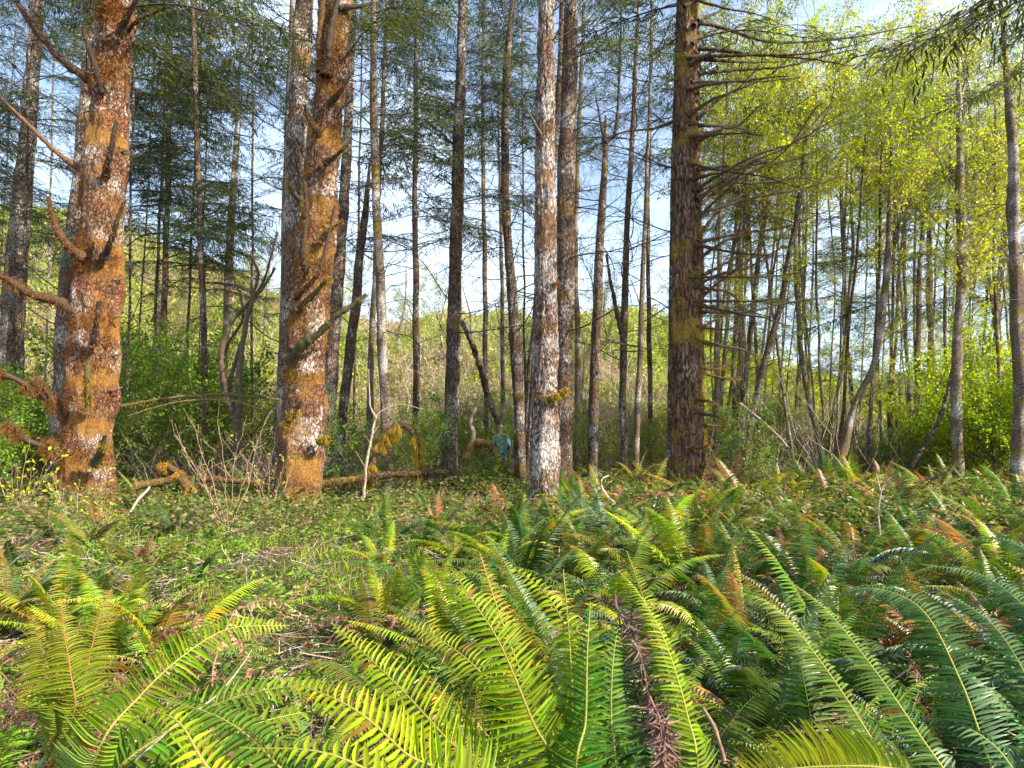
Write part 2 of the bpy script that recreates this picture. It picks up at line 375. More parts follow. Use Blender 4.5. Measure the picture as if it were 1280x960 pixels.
GREEN = ((.05, .13, .018), (.11, .21, .022)); OLIVEF = ((.14, .19, .02), (.25, .27, .03)); DARKF = ((.03, .09, .018), (.06, .13, .025)); LIME = ((.20, .34, .018), (.34, .46, .02)); BLUEG = ((.05, .13, .055), (.09, .19, .075))
AMBER = ((.19, .21, .03), (.27, .20, .035)); DEADC = ((.20, .10, .06), (.38, .22, .15))
FRONDS = []
def make_frond_mesh(seed, el0, bend, side, pair=46, hw=.105, dead=False, fine=True):
    r = np.random.default_rng(seed)
    P, N = arch(el0, bend, 26, side)
    if dead:
        P = P + .02 * r.normal(size=P.shape).cumsum(0) * .3
        N = unit(N + r.normal(0, .5, N.shape))
    mb = MB(); rad = .0045 * (1 - .8 * np.linspace(0, 1, 26))
    M, Q, v = frond_layout(P, hw * (.62 if dead else 1), N, pair, .28, r, .28 if dead else .07, .62 if dead else .84, .5 if dead else .10, missing=.25 if dead else .01)
    tpl = PIN if fine else PIN_S
    # grey-scale style tint: object colour multiplies
    c = np.ones((len(v), 3)) * (1 + r.normal(0, .13, (len(v), 1))); c = c * (1 + np.array([.35, .25, 0])[None] * (v ** 2)[:, None])
    b = r.random(len(v)) < .02; c[b] = np.array((2.2, .9, .7))
    if not dead:
        st = vnoise(np.stack([v * 5, v * 0 + seed, (np.arange(len(v)) > len(v) / 2) * 3.], -1), 3) + r.normal(0, .15, len(v)); c[st > .5] = np.array((1.85, 1.05, .9)); c[st < -.5] *= .65
    mb.tube(P, rad, 4, (1.9, 1.25, 1.0) if not dead else (.9, .8, .8))
    mb.inst(tpl[0], tpl[1], M, Q, c)
    return mb.mesh('frond', M_DEAD if dead else M_FERN)
for i, (e, b, s) in enumerate([(1.35, .9, .1), (1.2, 1.3, -.15), (1.05, 1.5, .2), (1.4, .5, -.05), (.9, 1.2, .1), (1.25, 1.8, -.1), (1.0, .8, .25), (1.3, 1.1, -.3)]):
    FRONDS.append(make_frond_mesh(100 + i, e, b, s, 44 + (i % 3) * 5, .10 + .012 * (i % 4)))
DEADF = [make_frond_mesh(200 + i, e, b, s, 38, .10, True) for i, (e, b, s) in enumerate([(.9, 2.0, .2), (.5, 1.2, -.2), (1.1, 2.6, .1), (.2, .4, .3)])]

def pick(c, j=.12):
    k = rng.random(); a, b = np.array(c[0]), np.array(c[1]); v = (a * (1 - k) + b * k) * (1 + rng.normal(0, j)); return tuple(np.clip(v, .004, 1))

def fern(x, y, label, group, pal, n=14, size=1., dead=2, az=None, name='sword_fern', zoff=0, empty=None, upright=0.):
    z = float(ground(x, y)) - .02 + zoff
    root = empty or thing(name, label, 'fern', (x, y, z), group)
    a0 = rng.random() * 6.28
    for k in range(n + dead):
        d = k >= n
        me = DEADF[rng.integers(len(DEADF))] if d else FRONDS[rng.integers(len(FRONDS))]
        o = obj('dead_frond' if d else 'frond', me, root, (rng.normal(0, .03), rng.normal(0, .03), .02))
        A = a0 + k * 2.39996 + rng.normal(0, .25)
        if az is not None: A = az + rng.normal(0, .8)
        s = size * rng.uniform(.72, 1.15) * (.8 if d else 1)
        o.rotation_euler = (rng.normal(0, .18), rng.normal(.30 - upright if not d else -.1, .2 if not d else .3), A); o.scale = (s, s * rng.uniform(.9, 1.1), s)
        c = pick(DEADC, .2) if d else pick(pal[rng.integers(len(pal))])
        o.color = (*c, 1)
    return root

# hero fronds, their leaflets each an object of its own
LT = leaf_tpl(6, .2, .25, .08, .8, .25); LEAFLETS = []; PK = 2.0
for i in range(6):
    mb = MB(); V, Fq = leaf_tpl(7, .10 + .05 * i, .25, .06 + .02 * (i % 3), .8, .25)
    V = V.copy(); rr = np.random.default_rng(i)
    for k in range(8):      # fine toothed edge
        V[k * 3, 1] *= 1 + .10 * (-1) ** k; V[k * 3 + 2, 1] *= 1 + .10 * (-1) ** (k + 1)
    V[:3, 1] = V[:3, 1] * 2.2
    mb.add(V, Fq, (1, 1, 1)); LEAFLETS.append(mb.mesh('leaflet', M_FERN))

def hero_frond(root, pts, hw, base, tipc, npair=34, twist=0., fwd=.25, crown=None, up=.35, missing=0., droop=.10, rach=(.42, .40, .08), curl=0.):
    """pts: (px,py,depth) from base to tip"""
    hw = hw * 1.15
    P = np.array([W(*p) for p in pts])
    if crown is not None: P = np.vstack([crown, P])
    P = crm(P, 60); rl = np.array(root.location); Pl = P - rl
    T = unit(np.gradient(P, axis=0)); toC = unit(np.array([0, 0, CH]) - P)
    N = unit(toC * (1 - up) + np.array([0, 0, 1.]) * up); N = unit(N - T * (N * T).sum(-1, keepdims=True))
    S = np.cross(T, N); N = unit(N * math.cos(twist) + S * math.sin(twist))
    mb = MB(); mb.tube(Pl, .0042 * (1 - .78 * np.linspace(0, 1, 60)), 6, rach); fr = obj('frond', mb.mesh('frond', M_FERN), root)
    M, Q, v = frond_layout(Pl, hw, N, int(npair * PK), fwd, None, 0.06, .80, droop, missing=missing, S0=.30)
    C = frond_colors(v, base, tipc)
    low = v < .34
    lb = MB(); lb.inst(LT[0], LT[1], M[low], Q[low], C[low]); obj('leaflet_cluster', lb.mesh('leaflets', M_FERN), fr, kind='stuff')
    for k in np.nonzero(~low)[0]:
        o = obj('leaflet', LEAFLETS[rng.integers(6)], fr)
        m = np.eye(4); m[:3, :3] = M[k]; m[:3, 3] = Q[k]; o.matrix_local = Matrix(m.tolist()); o.color = (*C[k], 1)
    return fr

# ------------------------------------------------------------------ branch prototypes
BRN = (.075, .05, .038)
def side_twigs(r, P, t0, t1, n, lf, ang, droop, flat=.15, alt=True, up=0.):
    """returns list of curves"""
    out = []; T = unit(np.gradient(P, axis=0)); m = len(P)
    for k in range(n):
        t = t0 + (t1 - t0) * (k + r.random() * .8) / n; i = min(int(t * (m - 1)), m - 1)
        sg = (-1) ** k if alt else r.choice([-1, 1]); s = unit(np.cross(T[i], [0, 0, 1])) * sg
        l = lf(t) * r.uniform(.6, 1.15); a = ang + r.normal(0, .15)
        d = unit(T[i] * math.cos(a) + s * math.sin(a) + np.array([0, 0, r.normal(up, flat)]))
        u = np.linspace(0, 1, 6)[:, None]
        out.append((P[i] + d * l * u + np.array([0, 0, -droop * l]) * u * u + r.normal(0, .03, 3) * l * u * u * 2, t))
    return out

def conifer_branch(seed, live=True, dens=1.):
    r = np.random.default_rng(seed); n = 16; t = np.linspace(0, 1, n)
    P = np.stack([t, .05 * np.sin(t * 3 + r.random() * 6), .06 * t - .28 * t ** 2 + .10 * t ** 4 + .02 * np.sin(t * 7)], -1)
    wb = MB(); wb.tube(P, .0065 * (1 - .85 * t), 5, (1, 1, 1))
    nb = MB(); tw = side_twigs(r, P, .12, .98, 44, lambda q: .42 * (1 - q) ** .8 + .07, .85, .28)
    dirs = []; pos = []; nrm = []
    for C, q in tw:
        wb.tube(C, .0022 * (1 - .7 * np.linspace(0, 1, 6)), 3, (1, 1, 1))
        l = np.linalg.norm(C[-1] - C[0]); Tt = unit(C[-1] - C[0])
        m = int(l / .0125 * dens) + 3
        for j in range(m):
            u = (j + .5) / m * 5; i = int(min(u, 4)); f = u - i; p = C[i] * (1 - f) + C[i + 1] * f
            s = unit(np.cross(Tt, [0, 0, 1])) * (-1) ** j
            pos.append(p); dirs.append(unit(Tt * .75 + s * .8 + [0, 0, r.normal(-.22, .25)])); nrm.append(unit(np.array([0, 0, 1]) + r.normal(0, .35, 3)))
    pos, dirs, nrm = map(np.array, (pos, dirs, nrm))
    keep = r.random(len(pos)) < .85 * np.clip(.55 + .9 * vnoise(pos * 7, seed), .15, 1); pos, dirs, nrm = pos[keep], dirs[keep], nrm[keep]
    Mx = frames(dirs, nrm); ln = r.uniform(.03, .062, len(pos)); wd = r.uniform(.005, .0095, len(pos))
    Mx = Mx * np.stack([ln, wd, ln], -1)[:, None, :]
    c = (1 + r.normal(0, .22, (len(pos), 1))) * np.ones((1, 3))
    nb.inst(NEED[0], NEED[1], Mx, pos, np.clip(c, .3, 2))
    return wb.mesh('branch', M_WOOD), nb.mesh('needles', M_NEED)

def dead_branch(seed, moss=False):
    r = np.random.default_rng(seed); n = 14; t = np.linspace(0, 1, n)
    cu = r.choice([-.25, -.1, .12, .25])
    P = np.stack([t, .06 * np.sin(t * 4 + r.random() * 6), cu * t ** 2 + .03 * np.sin(t * 8 + r.random() * 5)], -1)
    wb = MB(); wb.tube(P, .0075 * (1 - .85 * t), 5, (1, 1, 1))
    for C, q in side_twigs(r, P, .2, .97, 16, lambda q: .34 * (1 - q) + .06, .9, r.uniform(-.15, .3), .2, up=-.1):
        wb.tube(C, .0026 * (1 - .75 * np.linspace(0, 1, 6)), 3, (1, 1, 1))
        for C2, q2 in side_twigs(r, C, .3, .95, 3, lambda q: .09, .8, .2, .3):
            wb.tube(C2, .0013 * (1 - .75 * np.linspace(0, 1, 6)), 3, (1, 1, 1))
    return wb.mesh('branch', M_WOOD)

def alder_branch(seed, nleaf=420, spread=.5):
    r = np.random.default_rng(seed); n = 14; t = np.linspace(0, 1, n)
    P = np.stack([t * (1 - .15 * t), .08 * np.sin(t * 4 + r.random() * 6), .35 * t + .25 * t * t + .02 * np.sin(t * 9)], -1)
    wb = MB(); wb.tube(P, .007 * (1 - .85 * t), 5, (1, 1, 1)); pts = []
    for C, q in side_twigs(r, P, .15, .98, 18, lambda q: .42 * (1 - q) + .12, .75, -.15, .35):
        wb.tube(C, .0025 * (1 - .75 * np.linspace(0, 1, 6)), 3, (1, 1, 1)); pts.append(C[1:])
        for C2, q2 in side_twigs(r, C, .25, .95, 4, lambda q: .15, .8, 0, .4):
            wb.tube(C2, .0013 * (1 - .7 * np.linspace(0, 1, 6)), 3, (1, 1, 1)); pts.append(C2[1:])
    pts = np.concatenate(pts); nb = MB()
    pos = pts[r.integers(len(pts), size=nleaf // 4 + 1)].repeat(4, 0)[:nleaf] + r.normal(0, .022, (nleaf, 3)); D = rdir(nleaf, r); D[:, 2] -= .5
    Nn = unit(r.normal(0, .8, (nleaf, 3)) + [0, 0, .7]); Mx = frames(D, Nn); ln = r.uniform(.018, .036, nleaf); Mx = Mx * np.stack([ln, ln * .68, ln], -1)[:, None, :]
    nb.inst(LEAF_S[0], LEAF_S[1], Mx, pos, np.clip((1 + r.normal(0, .22, (nleaf, 1))) * np.ones((1, 3)), .4, 2))
    return wb.mesh('branch', M_WOOD), nb.mesh('leaves', M_LEAF)

CB = [conifer_branch(300 + i) for i in range(6)]
DB = [dead_branch(330 + i) for i in range(6)]
AB = [alder_branch(360 + i) for i in range(6)]
BUSHB = [alder_branch(380 + i, 700) for i in range(4)]

def put(name, me, root, loc, az, pitch, s, color, roll=0.):
    o = obj(name, me, root, loc); o.rotation_mode = 'QUATERNION'
    o.rotation_quaternion = (Matrix.Rotation(az, 4, 'Z') @ Matrix.Rotation(-pitch, 4, 'Y') @ Matrix.Rotation(roll, 4, 'X')).to_quaternion()
    o.scale = (s, s, s); o.color = (*color, 1); return o

NEEDC = ((.04, .09, .02), (.15, .20, .028)); NEEDB = ((.04, .10, .05), (.08, .15, .05))
ALDC = ((.36, .46, .010), (.62, .62, .012)); BUSHC = ((.08, .17, .02), (.16, .27, .025))

# ------------------------------------------------------------------ trunks
def trunk_axis(pts, d, dd=0.):
    """pts (px,py,width px) top->down or bottom->up at depth d; returns samples from ground to top"""
    pts = sorted(pts, key=lambda p: -p[1])
    P = np.array([W(p[0], p[1], d) for p in pts]); R = np.array([p[2] * d / F * .5 / (1 + ((p[0] - 640) / F) ** 2) ** .5 * (1.04 - .0001 * (625 - p[1])) for p in pts])
    # extend down to ground
    D = P[1] - P[0]; D = D / max(D[2], .01)
    g = float(ground(P[0, 0], d)) - .15
    if P[0, 2] > g + .02:
        k = P[0, 2] - g; P = np.vstack([P[0] - D * k, P]); R = np.concatenate([[R[0] * (1.12 if k > .3 else 1.05)], R])
    if pts[-1][1] > 8: R[-1] *= .35
    # extend upward 3.5 m above frame
    if pts[-1][1] <= 8:
        D = P[-1] - P[-2]; D = D / max(D[2], .01); P = np.vstack([P, P[-1] + D * 3.5]); R = np.concatenate([R, [R[-1] * .86]])
    return P, R

def trunk(root, P, R, mat, step=.12, ns=14, rough=.02, furrow=0., flare=.25, seed=0, name='trunk', color=None, zflare=.5, wob=.0):
    Lt = np.linalg.norm(np.diff(P, axis=0), axis=1).sum(); n = max(8, int(Lt / step))
    A = crm(np.hstack([P, R[:, None]]), n); C = A[:, :3]; r = A[:, 3]
    if wob: C[:, 0] += wob * vnoise(np.stack([C[:, 2] * .8, C[:, 2] * 0 + seed, C[:, 2] * 0], -1), 1)
    z = C[:, 2] - C[0, 2]; r = r * (1 + flare * np.exp(-z / zflare))
    th = np.linspace(0, 2 * np.pi, ns, endpoint=False)
    c, s = np.cos(th), np.sin(th)
    V = np.stack([C[:, None, 0] + r[:, None] * c, C[:, None, 1] + r[:, None] * s, C[:, None, 2] + 0 * c], -1)
    q = np.stack([c[None] + 0 * z[:, None], s[None] + 0 * z[:, None], z[:, None] + 0 * c[None]], -1)
    dsp = rough * r[:, None] * 2 * fbm(q * [1.3, 1.3, 1.6] + seed * 7.7, 11, 3)
    if flare > .2: dsp = dsp + r[:, None] * .22 * np.exp(-z / .35)[:, None] * vnoise(q * [2.2, 2.2, .3] + seed, 5)
    if furrow:
        f = vnoise(q * [6, 6, 1.6] + seed, 31) + .6 * vnoise(q * [11, 11, 4] + seed, 32)
        dsp = dsp + furrow * (.5 - np.abs(f)) + furrow * .35 * vnoise(q * [16, 16, 14] + seed, 33)
    V[..., 0] += dsp * c; V[..., 1] += dsp * s
    V = V - np.array(root.location)
    i = np.arange(n - 1)[:, None] * ns; j = np.arange(ns)[None]; k = (j + 1) % ns
    Fc = np.stack([i + j, i + k, i + ns + k, i + ns + j], -1).reshape(-1, 4)
    mb = MB(); mb.add(V, Fc, (1, 1, 1)); mb.add(V[-1], np.array([list(range(ns))]), (1, 1, 1))
    return obj(name, mb.mesh(name, mat), root, color=color), C, r

def moss_strands(P, D, n, l=(.03, .09), wd=.006, col=MOSSC, down=.5, r=None, var=.35):
    """n strands at random of positions P (m,3) with outward dirs D"""
    r = r or rng; i = r.integers(len(P), size=n); p = P[i]; d = unit(D[i] + r.normal(0, .45, (n, 3)) + [0, 0, -down])
    M = frames(d, rdir(n, r)); ln = r.uniform(*l, n); M = M * np.stack([ln, np.full(n, wd), ln], -1)[:, None, :]
    k = r.random((n, 1)); c = np.array(col)[None] * (.45 + 1.1 * k) * (1 + var * r.normal(0, .5, (n, 3)) * [.5, 1, .6])
    return M, p, np.clip(c, .01, 1)

def trunk_moss(root, C, r, zs, n, l=(.03, .09), col=MOSSC, thick=.25, side=(-2.9, .4), wd=.006):
    """moss fuzz in rings around heights zs (world z) on the trunk's camera side"""
    P = []; D = []
    for z0, hgt, a0, a1 in zs:
        m = 400; z = z0 + rng.normal(0, hgt * .45, m); a = rng.uniform(a0, a1, m)
        cx = np.interp(z, C[:, 2], C[:, 0]); cy = np.interp(z, C[:, 2], C[:, 1]); rr = np.interp(z, C[:, 2], r) * .99
        P.append(np.stack([cx + rr * np.cos(a), cy + rr * np.sin(a), z], -1)); D.append(np.stack([np.cos(a), np.sin(a), 0 * a], -1))
    P = np.concatenate(P) - np.array(root.location); D = np.concatenate(D)
    M, p, c = moss_strands(P, D, n, l, wd, col); mb = MB(); mb.inst(BLADE_T, BLADE_F, M, p, c)
    return obj('moss', mb.mesh('moss', M_MOSS), root, kind='stuff')

def limb(root, pts, r0, r1, col=BRN, moss=0, mcol=MOSSC, ml=(.03, .10), name='branch', mat=None, knob=.15, ns=8, twigs=0, down=.9, mwd=.005, collar=.45):
    """branch along (px,py,depth) points, widths in px at that depth"""
    if 0 < moss < 400: moss = int(moss * 2.5)
    P = np.array([W(*p) for p in pts]); d = pts[0][2]; n = max(10, int(np.linalg.norm(np.diff(P, axis=0), axis=1).sum() / .04)); n = min(n, 90)
    Q = crm(P, n) - np.array(root.location); t = np.linspace(0, 1, n)
    Q = Q + (fbm(Q * 9 + r0, 3, 3) * .012 + .016 * vnoise(Q * 4 + 9.1, 8))[:, None] * unit(rng.normal(0, 1, 3)) * min(1., d / 8) * np.minimum(t * 8, 1)[:, None]
    R = (r0 * (1 - t) + r1 * t) * d / F * .5 / (1 + ((pts[0][0] - 640) / F) ** 2) ** .5 * (1 + collar * np.exp(-t * n / 4.)) * (1 + .22 * vnoise(np.stack([t * n * .9, t * 0, t * 0 + pts[0][1]], -1), 4)) * (1 + knob * vnoise(np.stack([t * n * .4, t * 0 + r0, t * 0 + pts[0][1]], -1), 2))
    mb = MB(); mb.tube(Q, R, ns, col)
    if twigs:
        for C, q in side_twigs(rng, Q, .25, .97, twigs, lambda q: .45 * (1 - q) + .12, .9, .1, .35):
            mb.tube(C, .006 * (1 - .7 * np.linspace(0, 1, 6)), 4, col)
    o = obj(name, mb.mesh(name, mat or M_WOOD), root)
    if moss:
        a = rng.uniform(0, 6.28, 600); i = rng.integers(n, size=600); T = unit(np.gradient(Q, axis=0))[i]
        A = unit(np.cross(T, [.3, .2, 1])); B = np.cross(T, A); D = A * np.cos(a)[:, None] + B * np.sin(a)[:, None]
        keepn = vnoise(np.stack([t[i] * 5, 0 * a, 0 * a + pts[0][0]], -1), 7) > -.35
        M, p, c = moss_strands((Q[i] + D * R[i][:, None] * .9)[keepn], D[keepn], moss, ml, mwd, mcol, down)
        m2 = MB(); m2.inst(BLADE_T, BLADE_F, M, p, c); obj('moss', m2.mesh('moss', M_MOSS), o, kind='stuff')
    return o

def dress(root, C, r, z0, z1, n, kind='live', ln=(2., 3.2), pal=NEEDC, wood=BRN, pit=(-.1, .35), az=None, azj=3.14, shrink=0.):
    """add n branches between world heights z0..z1"""
    for k in range(n):
        z = z0 + (z1 - z0) * (k + rng.random()) / n
        cx, cy = np.interp(z, C[:, 2], C[:, 0]), np.interp(z, C[:, 2], C[:, 1]); rr = np.interp(z, C[:, 2], r)
        A = (az if az is not None else 0) + rng.uniform(-azj, azj); s = rng.uniform(*ln) * (1 - shrink * (z - z0) / max(z1 - z0, .1))
        loc = Vector((cx + rr * .7 * math.cos(A), cy + rr * .7 * math.sin(A), z)) - root.location; p = rng.uniform(*pit)
        if kind == 'live':
            wm, nm = CB[rng.integers(6)]; b = put('branch', wm, root, loc, A, p, s, wood, rng.normal(0, .2)); c = obj('needles', nm, b); c.color = (*pick(pal), 1)
        elif kind == 'dead': put('branch', DB[rng.integers(6)], root, loc, A, p, s, wood, rng.uniform(0, 6.28))
        else:
            wm, nm = (AB if kind == 'alder' else BUSHB)[rng.integers(4)]; b = put('branch', wm, root, loc, A, p, s, wood, rng.normal(0, .4)); c = obj('leaves', nm, b); c.color = (*pick(pal), 1)

def tree(name, label, pts, d, mat, group=None, cat='tree', **k):
    P, R = trunk_axis(pts, d); root = thing(name, label, cat, tuple(P[0]), group)
    t, C, r = trunk(root, P, R, mat, **k); return root, C, r

# ================================================================== BIG TREES
def zpx(py, d): return float(W(640, py, d)[2])

# 1 left mossy tree
d = 12
t1, C, r = tree('mossy_conifer', 'large leaning conifer with rings of orange moss and pale lichen at far left', [(106, 628, 66), (112, 520, 62), (119, 400, 59), (126, 300, 57), (136, 150, 53), (148, 0, 44)], d, B_MOSSY,
                step=.035, ns=72, rough=.10, furrow=.030, seed=1)
rings = [(zpx(y, d), h, -2.9, -.2) for y, h in [(20, .3), (100, .35), (112, .2), (228, .4), (245, .25), (318, .5), (330, .3), (400, .5), (440, .4), (505, .5), (560, .4)]]
trunk_moss(t1, C, r, rings, 26000, (.03, .11), MOSSC, wd=.006)
dk = (.07, .04, .02)
limb(t1, [(112, 100, d), (80, 78, 11.8), (50, 45, 11.6), (20, 0, 11.4), (0, -30, 11.3)], 12, 6, dk, 500, twigs=4)
limb(t1, [(102, 212, d), (70, 190, 11.8), (40, 160, 11.6), (-10, 112, 11.4)], 9, 4, (.16, .09, .05), 400, twigs=3)
limb(t1, [(102, 402, 11.9), (75, 378, 11.6), (40, 368, 11.4), (10, 350, 11.2), (-20, 335, 11)], 16, 7, dk, 1500, ml=(.05, .13), twigs=2)
limb(t1, [(95, 520, 11.8), (60, 500, 11.5), (30, 480, 11.3), (-10, 462, 11.2)], 13, 6, dk, 1800, ml=(.06, .18))
limb(t1, [(92, 572, 11.8), (60, 560, 11.5), (30, 548, 11.3), (5, 530, 11.2)], 12, 5, dk, 2200, ml=(.06, .22), down=.6)
limb(t1, [(85, 540, 11.7), (65, 500, 11.5), (45, 470, 11.3)], 10, 5, dk, 900, ml=(.04, .1))
limb(t1, [(102, 322, 11.6), (80, 302, 11.3), (66, 272, 11.2), (60, 245, 11.1)], 13, 5, (.10, .05, .02), 1300, ml=(.03, .1))
limb(t1, [(132, 222, 11.65), (138, 190, 11.3), (146, 152, 11.2)], 10, 5, (.04, .03, .02), 120)
limb(t1, [(130, 322, 11.6), (142, 290, 11.3), (156, 250, 11.2)], 10, 4, (.035, .025, .02), 100)
limb(t1, [(128, 115, 11.65), (116, 80, 11.4), (103, 35, 11.2)], 11, 5, (.035, .025, .02), 90)
limb(t1, [(150, 45, 11.7), (158, 22, 11.5), (174, -10, 11.3)], 11, 6, (.04, .025, .02), 150)
limb(t1, [(158, 38, 11.9), (180, 22, 11.8), (207, 10, 11.8)], 6, 3, (.04, .025, .02), 60)
limb(t1, [(118, 430, 11.55), (121, 400, 11.3), (124, 377, 11.2)], 10, 7, (.05, .03, .02), 150)
limb(t1, [(110, 512, 11.5), (109, 480, 11.25), (111, 449, 11.2)], 9, 8, (.12, .08, .02), 500, (.32, .24, .02))
limb(t1, [(120, 580, 11.5), (128, 560, 11.3), (131, 545, 11.2)], 12, 6, (.05, .04, .02), 300, (.3, .2, .02))
for a in range(5):
    y = [398, 445, 350, 488, 190][a]; x = 150 - (y - 300) * .03
    limb(t1, [(x - 6, y, d - .1), (x + 5, y - 2, d - .1), (x + 9, y + rng.normal(0, 4), d - .1)], 3, 1.5, (.2, .13, .09))
dress(t1, C, r, zpx(40, d), zpx(-150, d), 12, 'live', (3., 4.2))

# 2 centre-left mossy tree
d = 12.5
t2, C, r = tree('mossy_conifer', 'thick red barked conifer clothed in orange moss left of centre', [(374, 625, 58), (378, 540, 54), (385, 430, 50), (393, 330, 46), (402, 220, 42), (413, 110, 38), (426, 0, 34)], d, B_MOSSY,
                step=.035, ns=72, rough=.08, furrow=.034, seed=4)
rings = [(zpx(y, d), h, -3.0, -.1) for y, h in [(30, .5), (70, .35), (130, .35), (165, .3), (215, .5), (255, .5), (285, .3), (345, .5), (390, .3), (420, .4), (470, .3), (330, .3)]]
trunk_moss(t2, C, r, rings, 22000, (.025, .085), MOSSC, wd=.005)
limb(t2, [(362, 452, 12.1), (378, 432, 11.8), (400, 415, 11.7), (420, 395, 11.6), (438, 383, 11.6), (458, 367, 11.6)], 13, 4, (.07, .06, .025), 500, (.2, .16, .03), twigs=0)
limb(t2, [(368, 372, 12.1), (390, 352, 11.9), (402, 330, 11.8), (418, 258, 11.8)], 8, 3, (.05, .035, .02), 300)
limb(t2, [(365, 390, 12.1), (392, 368, 11.9), (408, 350, 11.8), (416, 348, 11.8)], 8, 4, (.06, .04, .02), 400, (.3, .2, .02))
limb(t2, [(383, 345, 12.1), (378, 318, 11.8), (383, 255, 11.7), (374, 190, 11.7)], 8, 3, (.045, .03, .02), 160)
limb(t2, [(382, 258, 12.1), (370, 245, 11.9), (361, 232, 11.9)], 8, 5, (.05, .04, .02), 250, (.3, .22, .02))
limb(t2, [(398, 170, 12.2), (388, 150, 12), (381, 131, 11.9)], 8, 4, (.05, .035, .02), 200)
limb(t2, [(405, 205, 12.1), (425, 190, 11.9), (440, 172, 11.9)], 7, 3, (.04, .03, .02), 100)
limb(t2, [(412, 130, 12.2), (425, 115, 12), (437, 95, 11.9)], 8, 4, (.05, .03, .02), 150)
limb(t2, [(408, 95, 12.1), (412, 50, 12), (424, -10, 12)], 12, 8, (.05, .03, .015), 700)
limb(t2, [(402, 90, 12.2), (400, 50, 12.1), (404, -10, 12.1)], 12, 9, (.12, .06, .02), 900)
limb(t2, [(424, 10, 12.2), (450, 8, 12.3), (466, 3, 12.4)], 7, 4, (.04, .03, .02), 60)
limb(t2, [(402, 300, 12.1), (415, 285, 12), (430, 275, 12)], 7, 3, (.05, .04, .02), 160, (.3, .2, .02))
limb(t2, [(358, 530, 12.0), (368, 518, 11.9), (376, 503, 11.8)], 8, 4, (.06, .04, .02), 200, (.45, .32, .02))
limb(t2, [(398, 553, 12.1), (406, 549, 12), (412, 546, 12)], 8, 6, (.2, .13, .02), 350, (.45, .32, .02))
dress(t2, C, r, zpx(120, d), zpx(-150, d), 8, 'live', (1.4, 2.4))
dress(t2, C, r, zpx(330, d), zpx(0, d), 10, 'dead', (.9, 1.8), az=0, azj=1.1)

# 3 pale furrowed trunk right of centre, its darker twin behind, big dark trunk
d = 11.5
t3, C, r = tree('conifer', 'pale grey furrowed conifer trunk just right of centre', [(681, 622, 33), (681, 500, 30), (681, 400, 29), (682, 300, 27), (681, 200, 25), (682, 100, 23), (683, 0, 20)], d, B_GREY, step=.035, ns=56, rough=.06, furrow=.034, seed=9)
trunk_moss(t3, C, r, [(zpx(y, d), .1, -3, 0) for y in (165, 260, 350, 410, 495)], 1800, (.02, .05), (.30, .16, .04))
limb(t3, [(676, 168, 11.3), (666, 150, 11.2), (659, 136, 11.2)], 4, 1.5, (.12, .09, .07))
limb(t3, [(684, 500, 11.3), (700, 494, 11.2), (712, 484, 11.2)], 6, 4, (.12, .08, .02), 350, (.38, .28, .02))
limb(t3, [(690, 356, 11.3), (700, 354, 11.3)], 4, 3, (.15, .12, .02), 80)
dress(t3, C, r, zpx(330, d), zpx(0, d), 14, 'dead', (.8, 1.8)); dress(t3, C, r, zpx(-10, d), zpx(-150, d), 8, 'live', (1.6, 2.6))
d = 13.5
t4, C, r = tree('conifer', 'darker lichen spotted conifer trunk close behind the pale furrowed one', [(702, 600, 24), (704, 480, 24), (706, 350, 24), (708, 200, 22), (712, 100, 20), (714, 0, 18)], d, B_DARK, step=.05, ns=40, rough=.06, furrow=.012, seed=12)
trunk_moss(t4, C, r, [(zpx(y, d), .15, -3, 0) for y in (140, 260, 300, 420, 480)], 1500, (.02, .05), (.28, .14, .04))
dress(t4, C, r, zpx(420, d), zpx(20, d), 26, 'dead', (1.2, 2.6)); dress(t4, C, r, zpx(110, d), zpx(-150, d), 9, 'live', (1.6, 2.6), NEEDC)
t4b, C, r = tree('conifer', 'slim dark trunk showing in the gap behind the two trunks right of centre', [(662, 560, 10), (672, 420, 9), (688, 250, 8), (699, 100, 7), (702, 0, 6)], 17, B_DARK, step=.1, ns=16, seed=13)
dress(t4b, C, r, zpx(300, 17), zpx(0, 17), 10, 'dead', (1., 2.))

d = 13
t5, C, r = tree('conifer', 'stout dark red trunk bristling with dead mossy branches on its right side', [(860, 606, 41), (860, 500, 38), (860, 400, 37), (860, 300, 35), (859, 150, 32), (860, 0, 28)], d, B_FIR, step=.035, ns=72, rough=.10, furrow=.030, seed=16)
trunk_moss(t5, C, r, [(zpx(y, d), h, -1.9, .3) for y, h in [(580, .3), (545, .3), (500, .3), (465, .25), (420, .2), (290, .3), (210, .15), (180, .1), (350, .15)]], 5200, (.03, .10), (.36, .24, .03))
y = 588.
k = 0
while y > -30:
    L0 = rng.uniform(22, 60) if y > 430 else rng.uniform(45, 150)
    if y < 330 and rng.random() < .3: L0 *= 1.5
    da = rng.uniform(-1.0, 1.2); ri = rng.uniform(-.35, 1.1) if y < 430 else rng.uniform(-.4, .35); xb = 868 + rng.uniform(-10, 6)
    pts = [(xb, y, d - .25), (xb + L0 * .35, y - L0 * .30 * ri, d - .25 + da * .3), (xb + L0 * .7, y - L0 * .5 * ri, d + da * .7), (xb + L0, y - L0 * .85 * ri - rng.uniform(-8, 10), d + da)]
    limb(t5, pts, rng.uniform(3.5, 6), 1.2, (.055, .035, .022), int(60 + 2.0 * L0) if y > 260 else int(L0 * .8), (.30, .20, .03), ml=(.03, .09), twigs=int(L0 / 14))
    y -= rng.choice([3, 7, 12, 20, 30]) * rng.uniform(.7, 1.2); k += 1
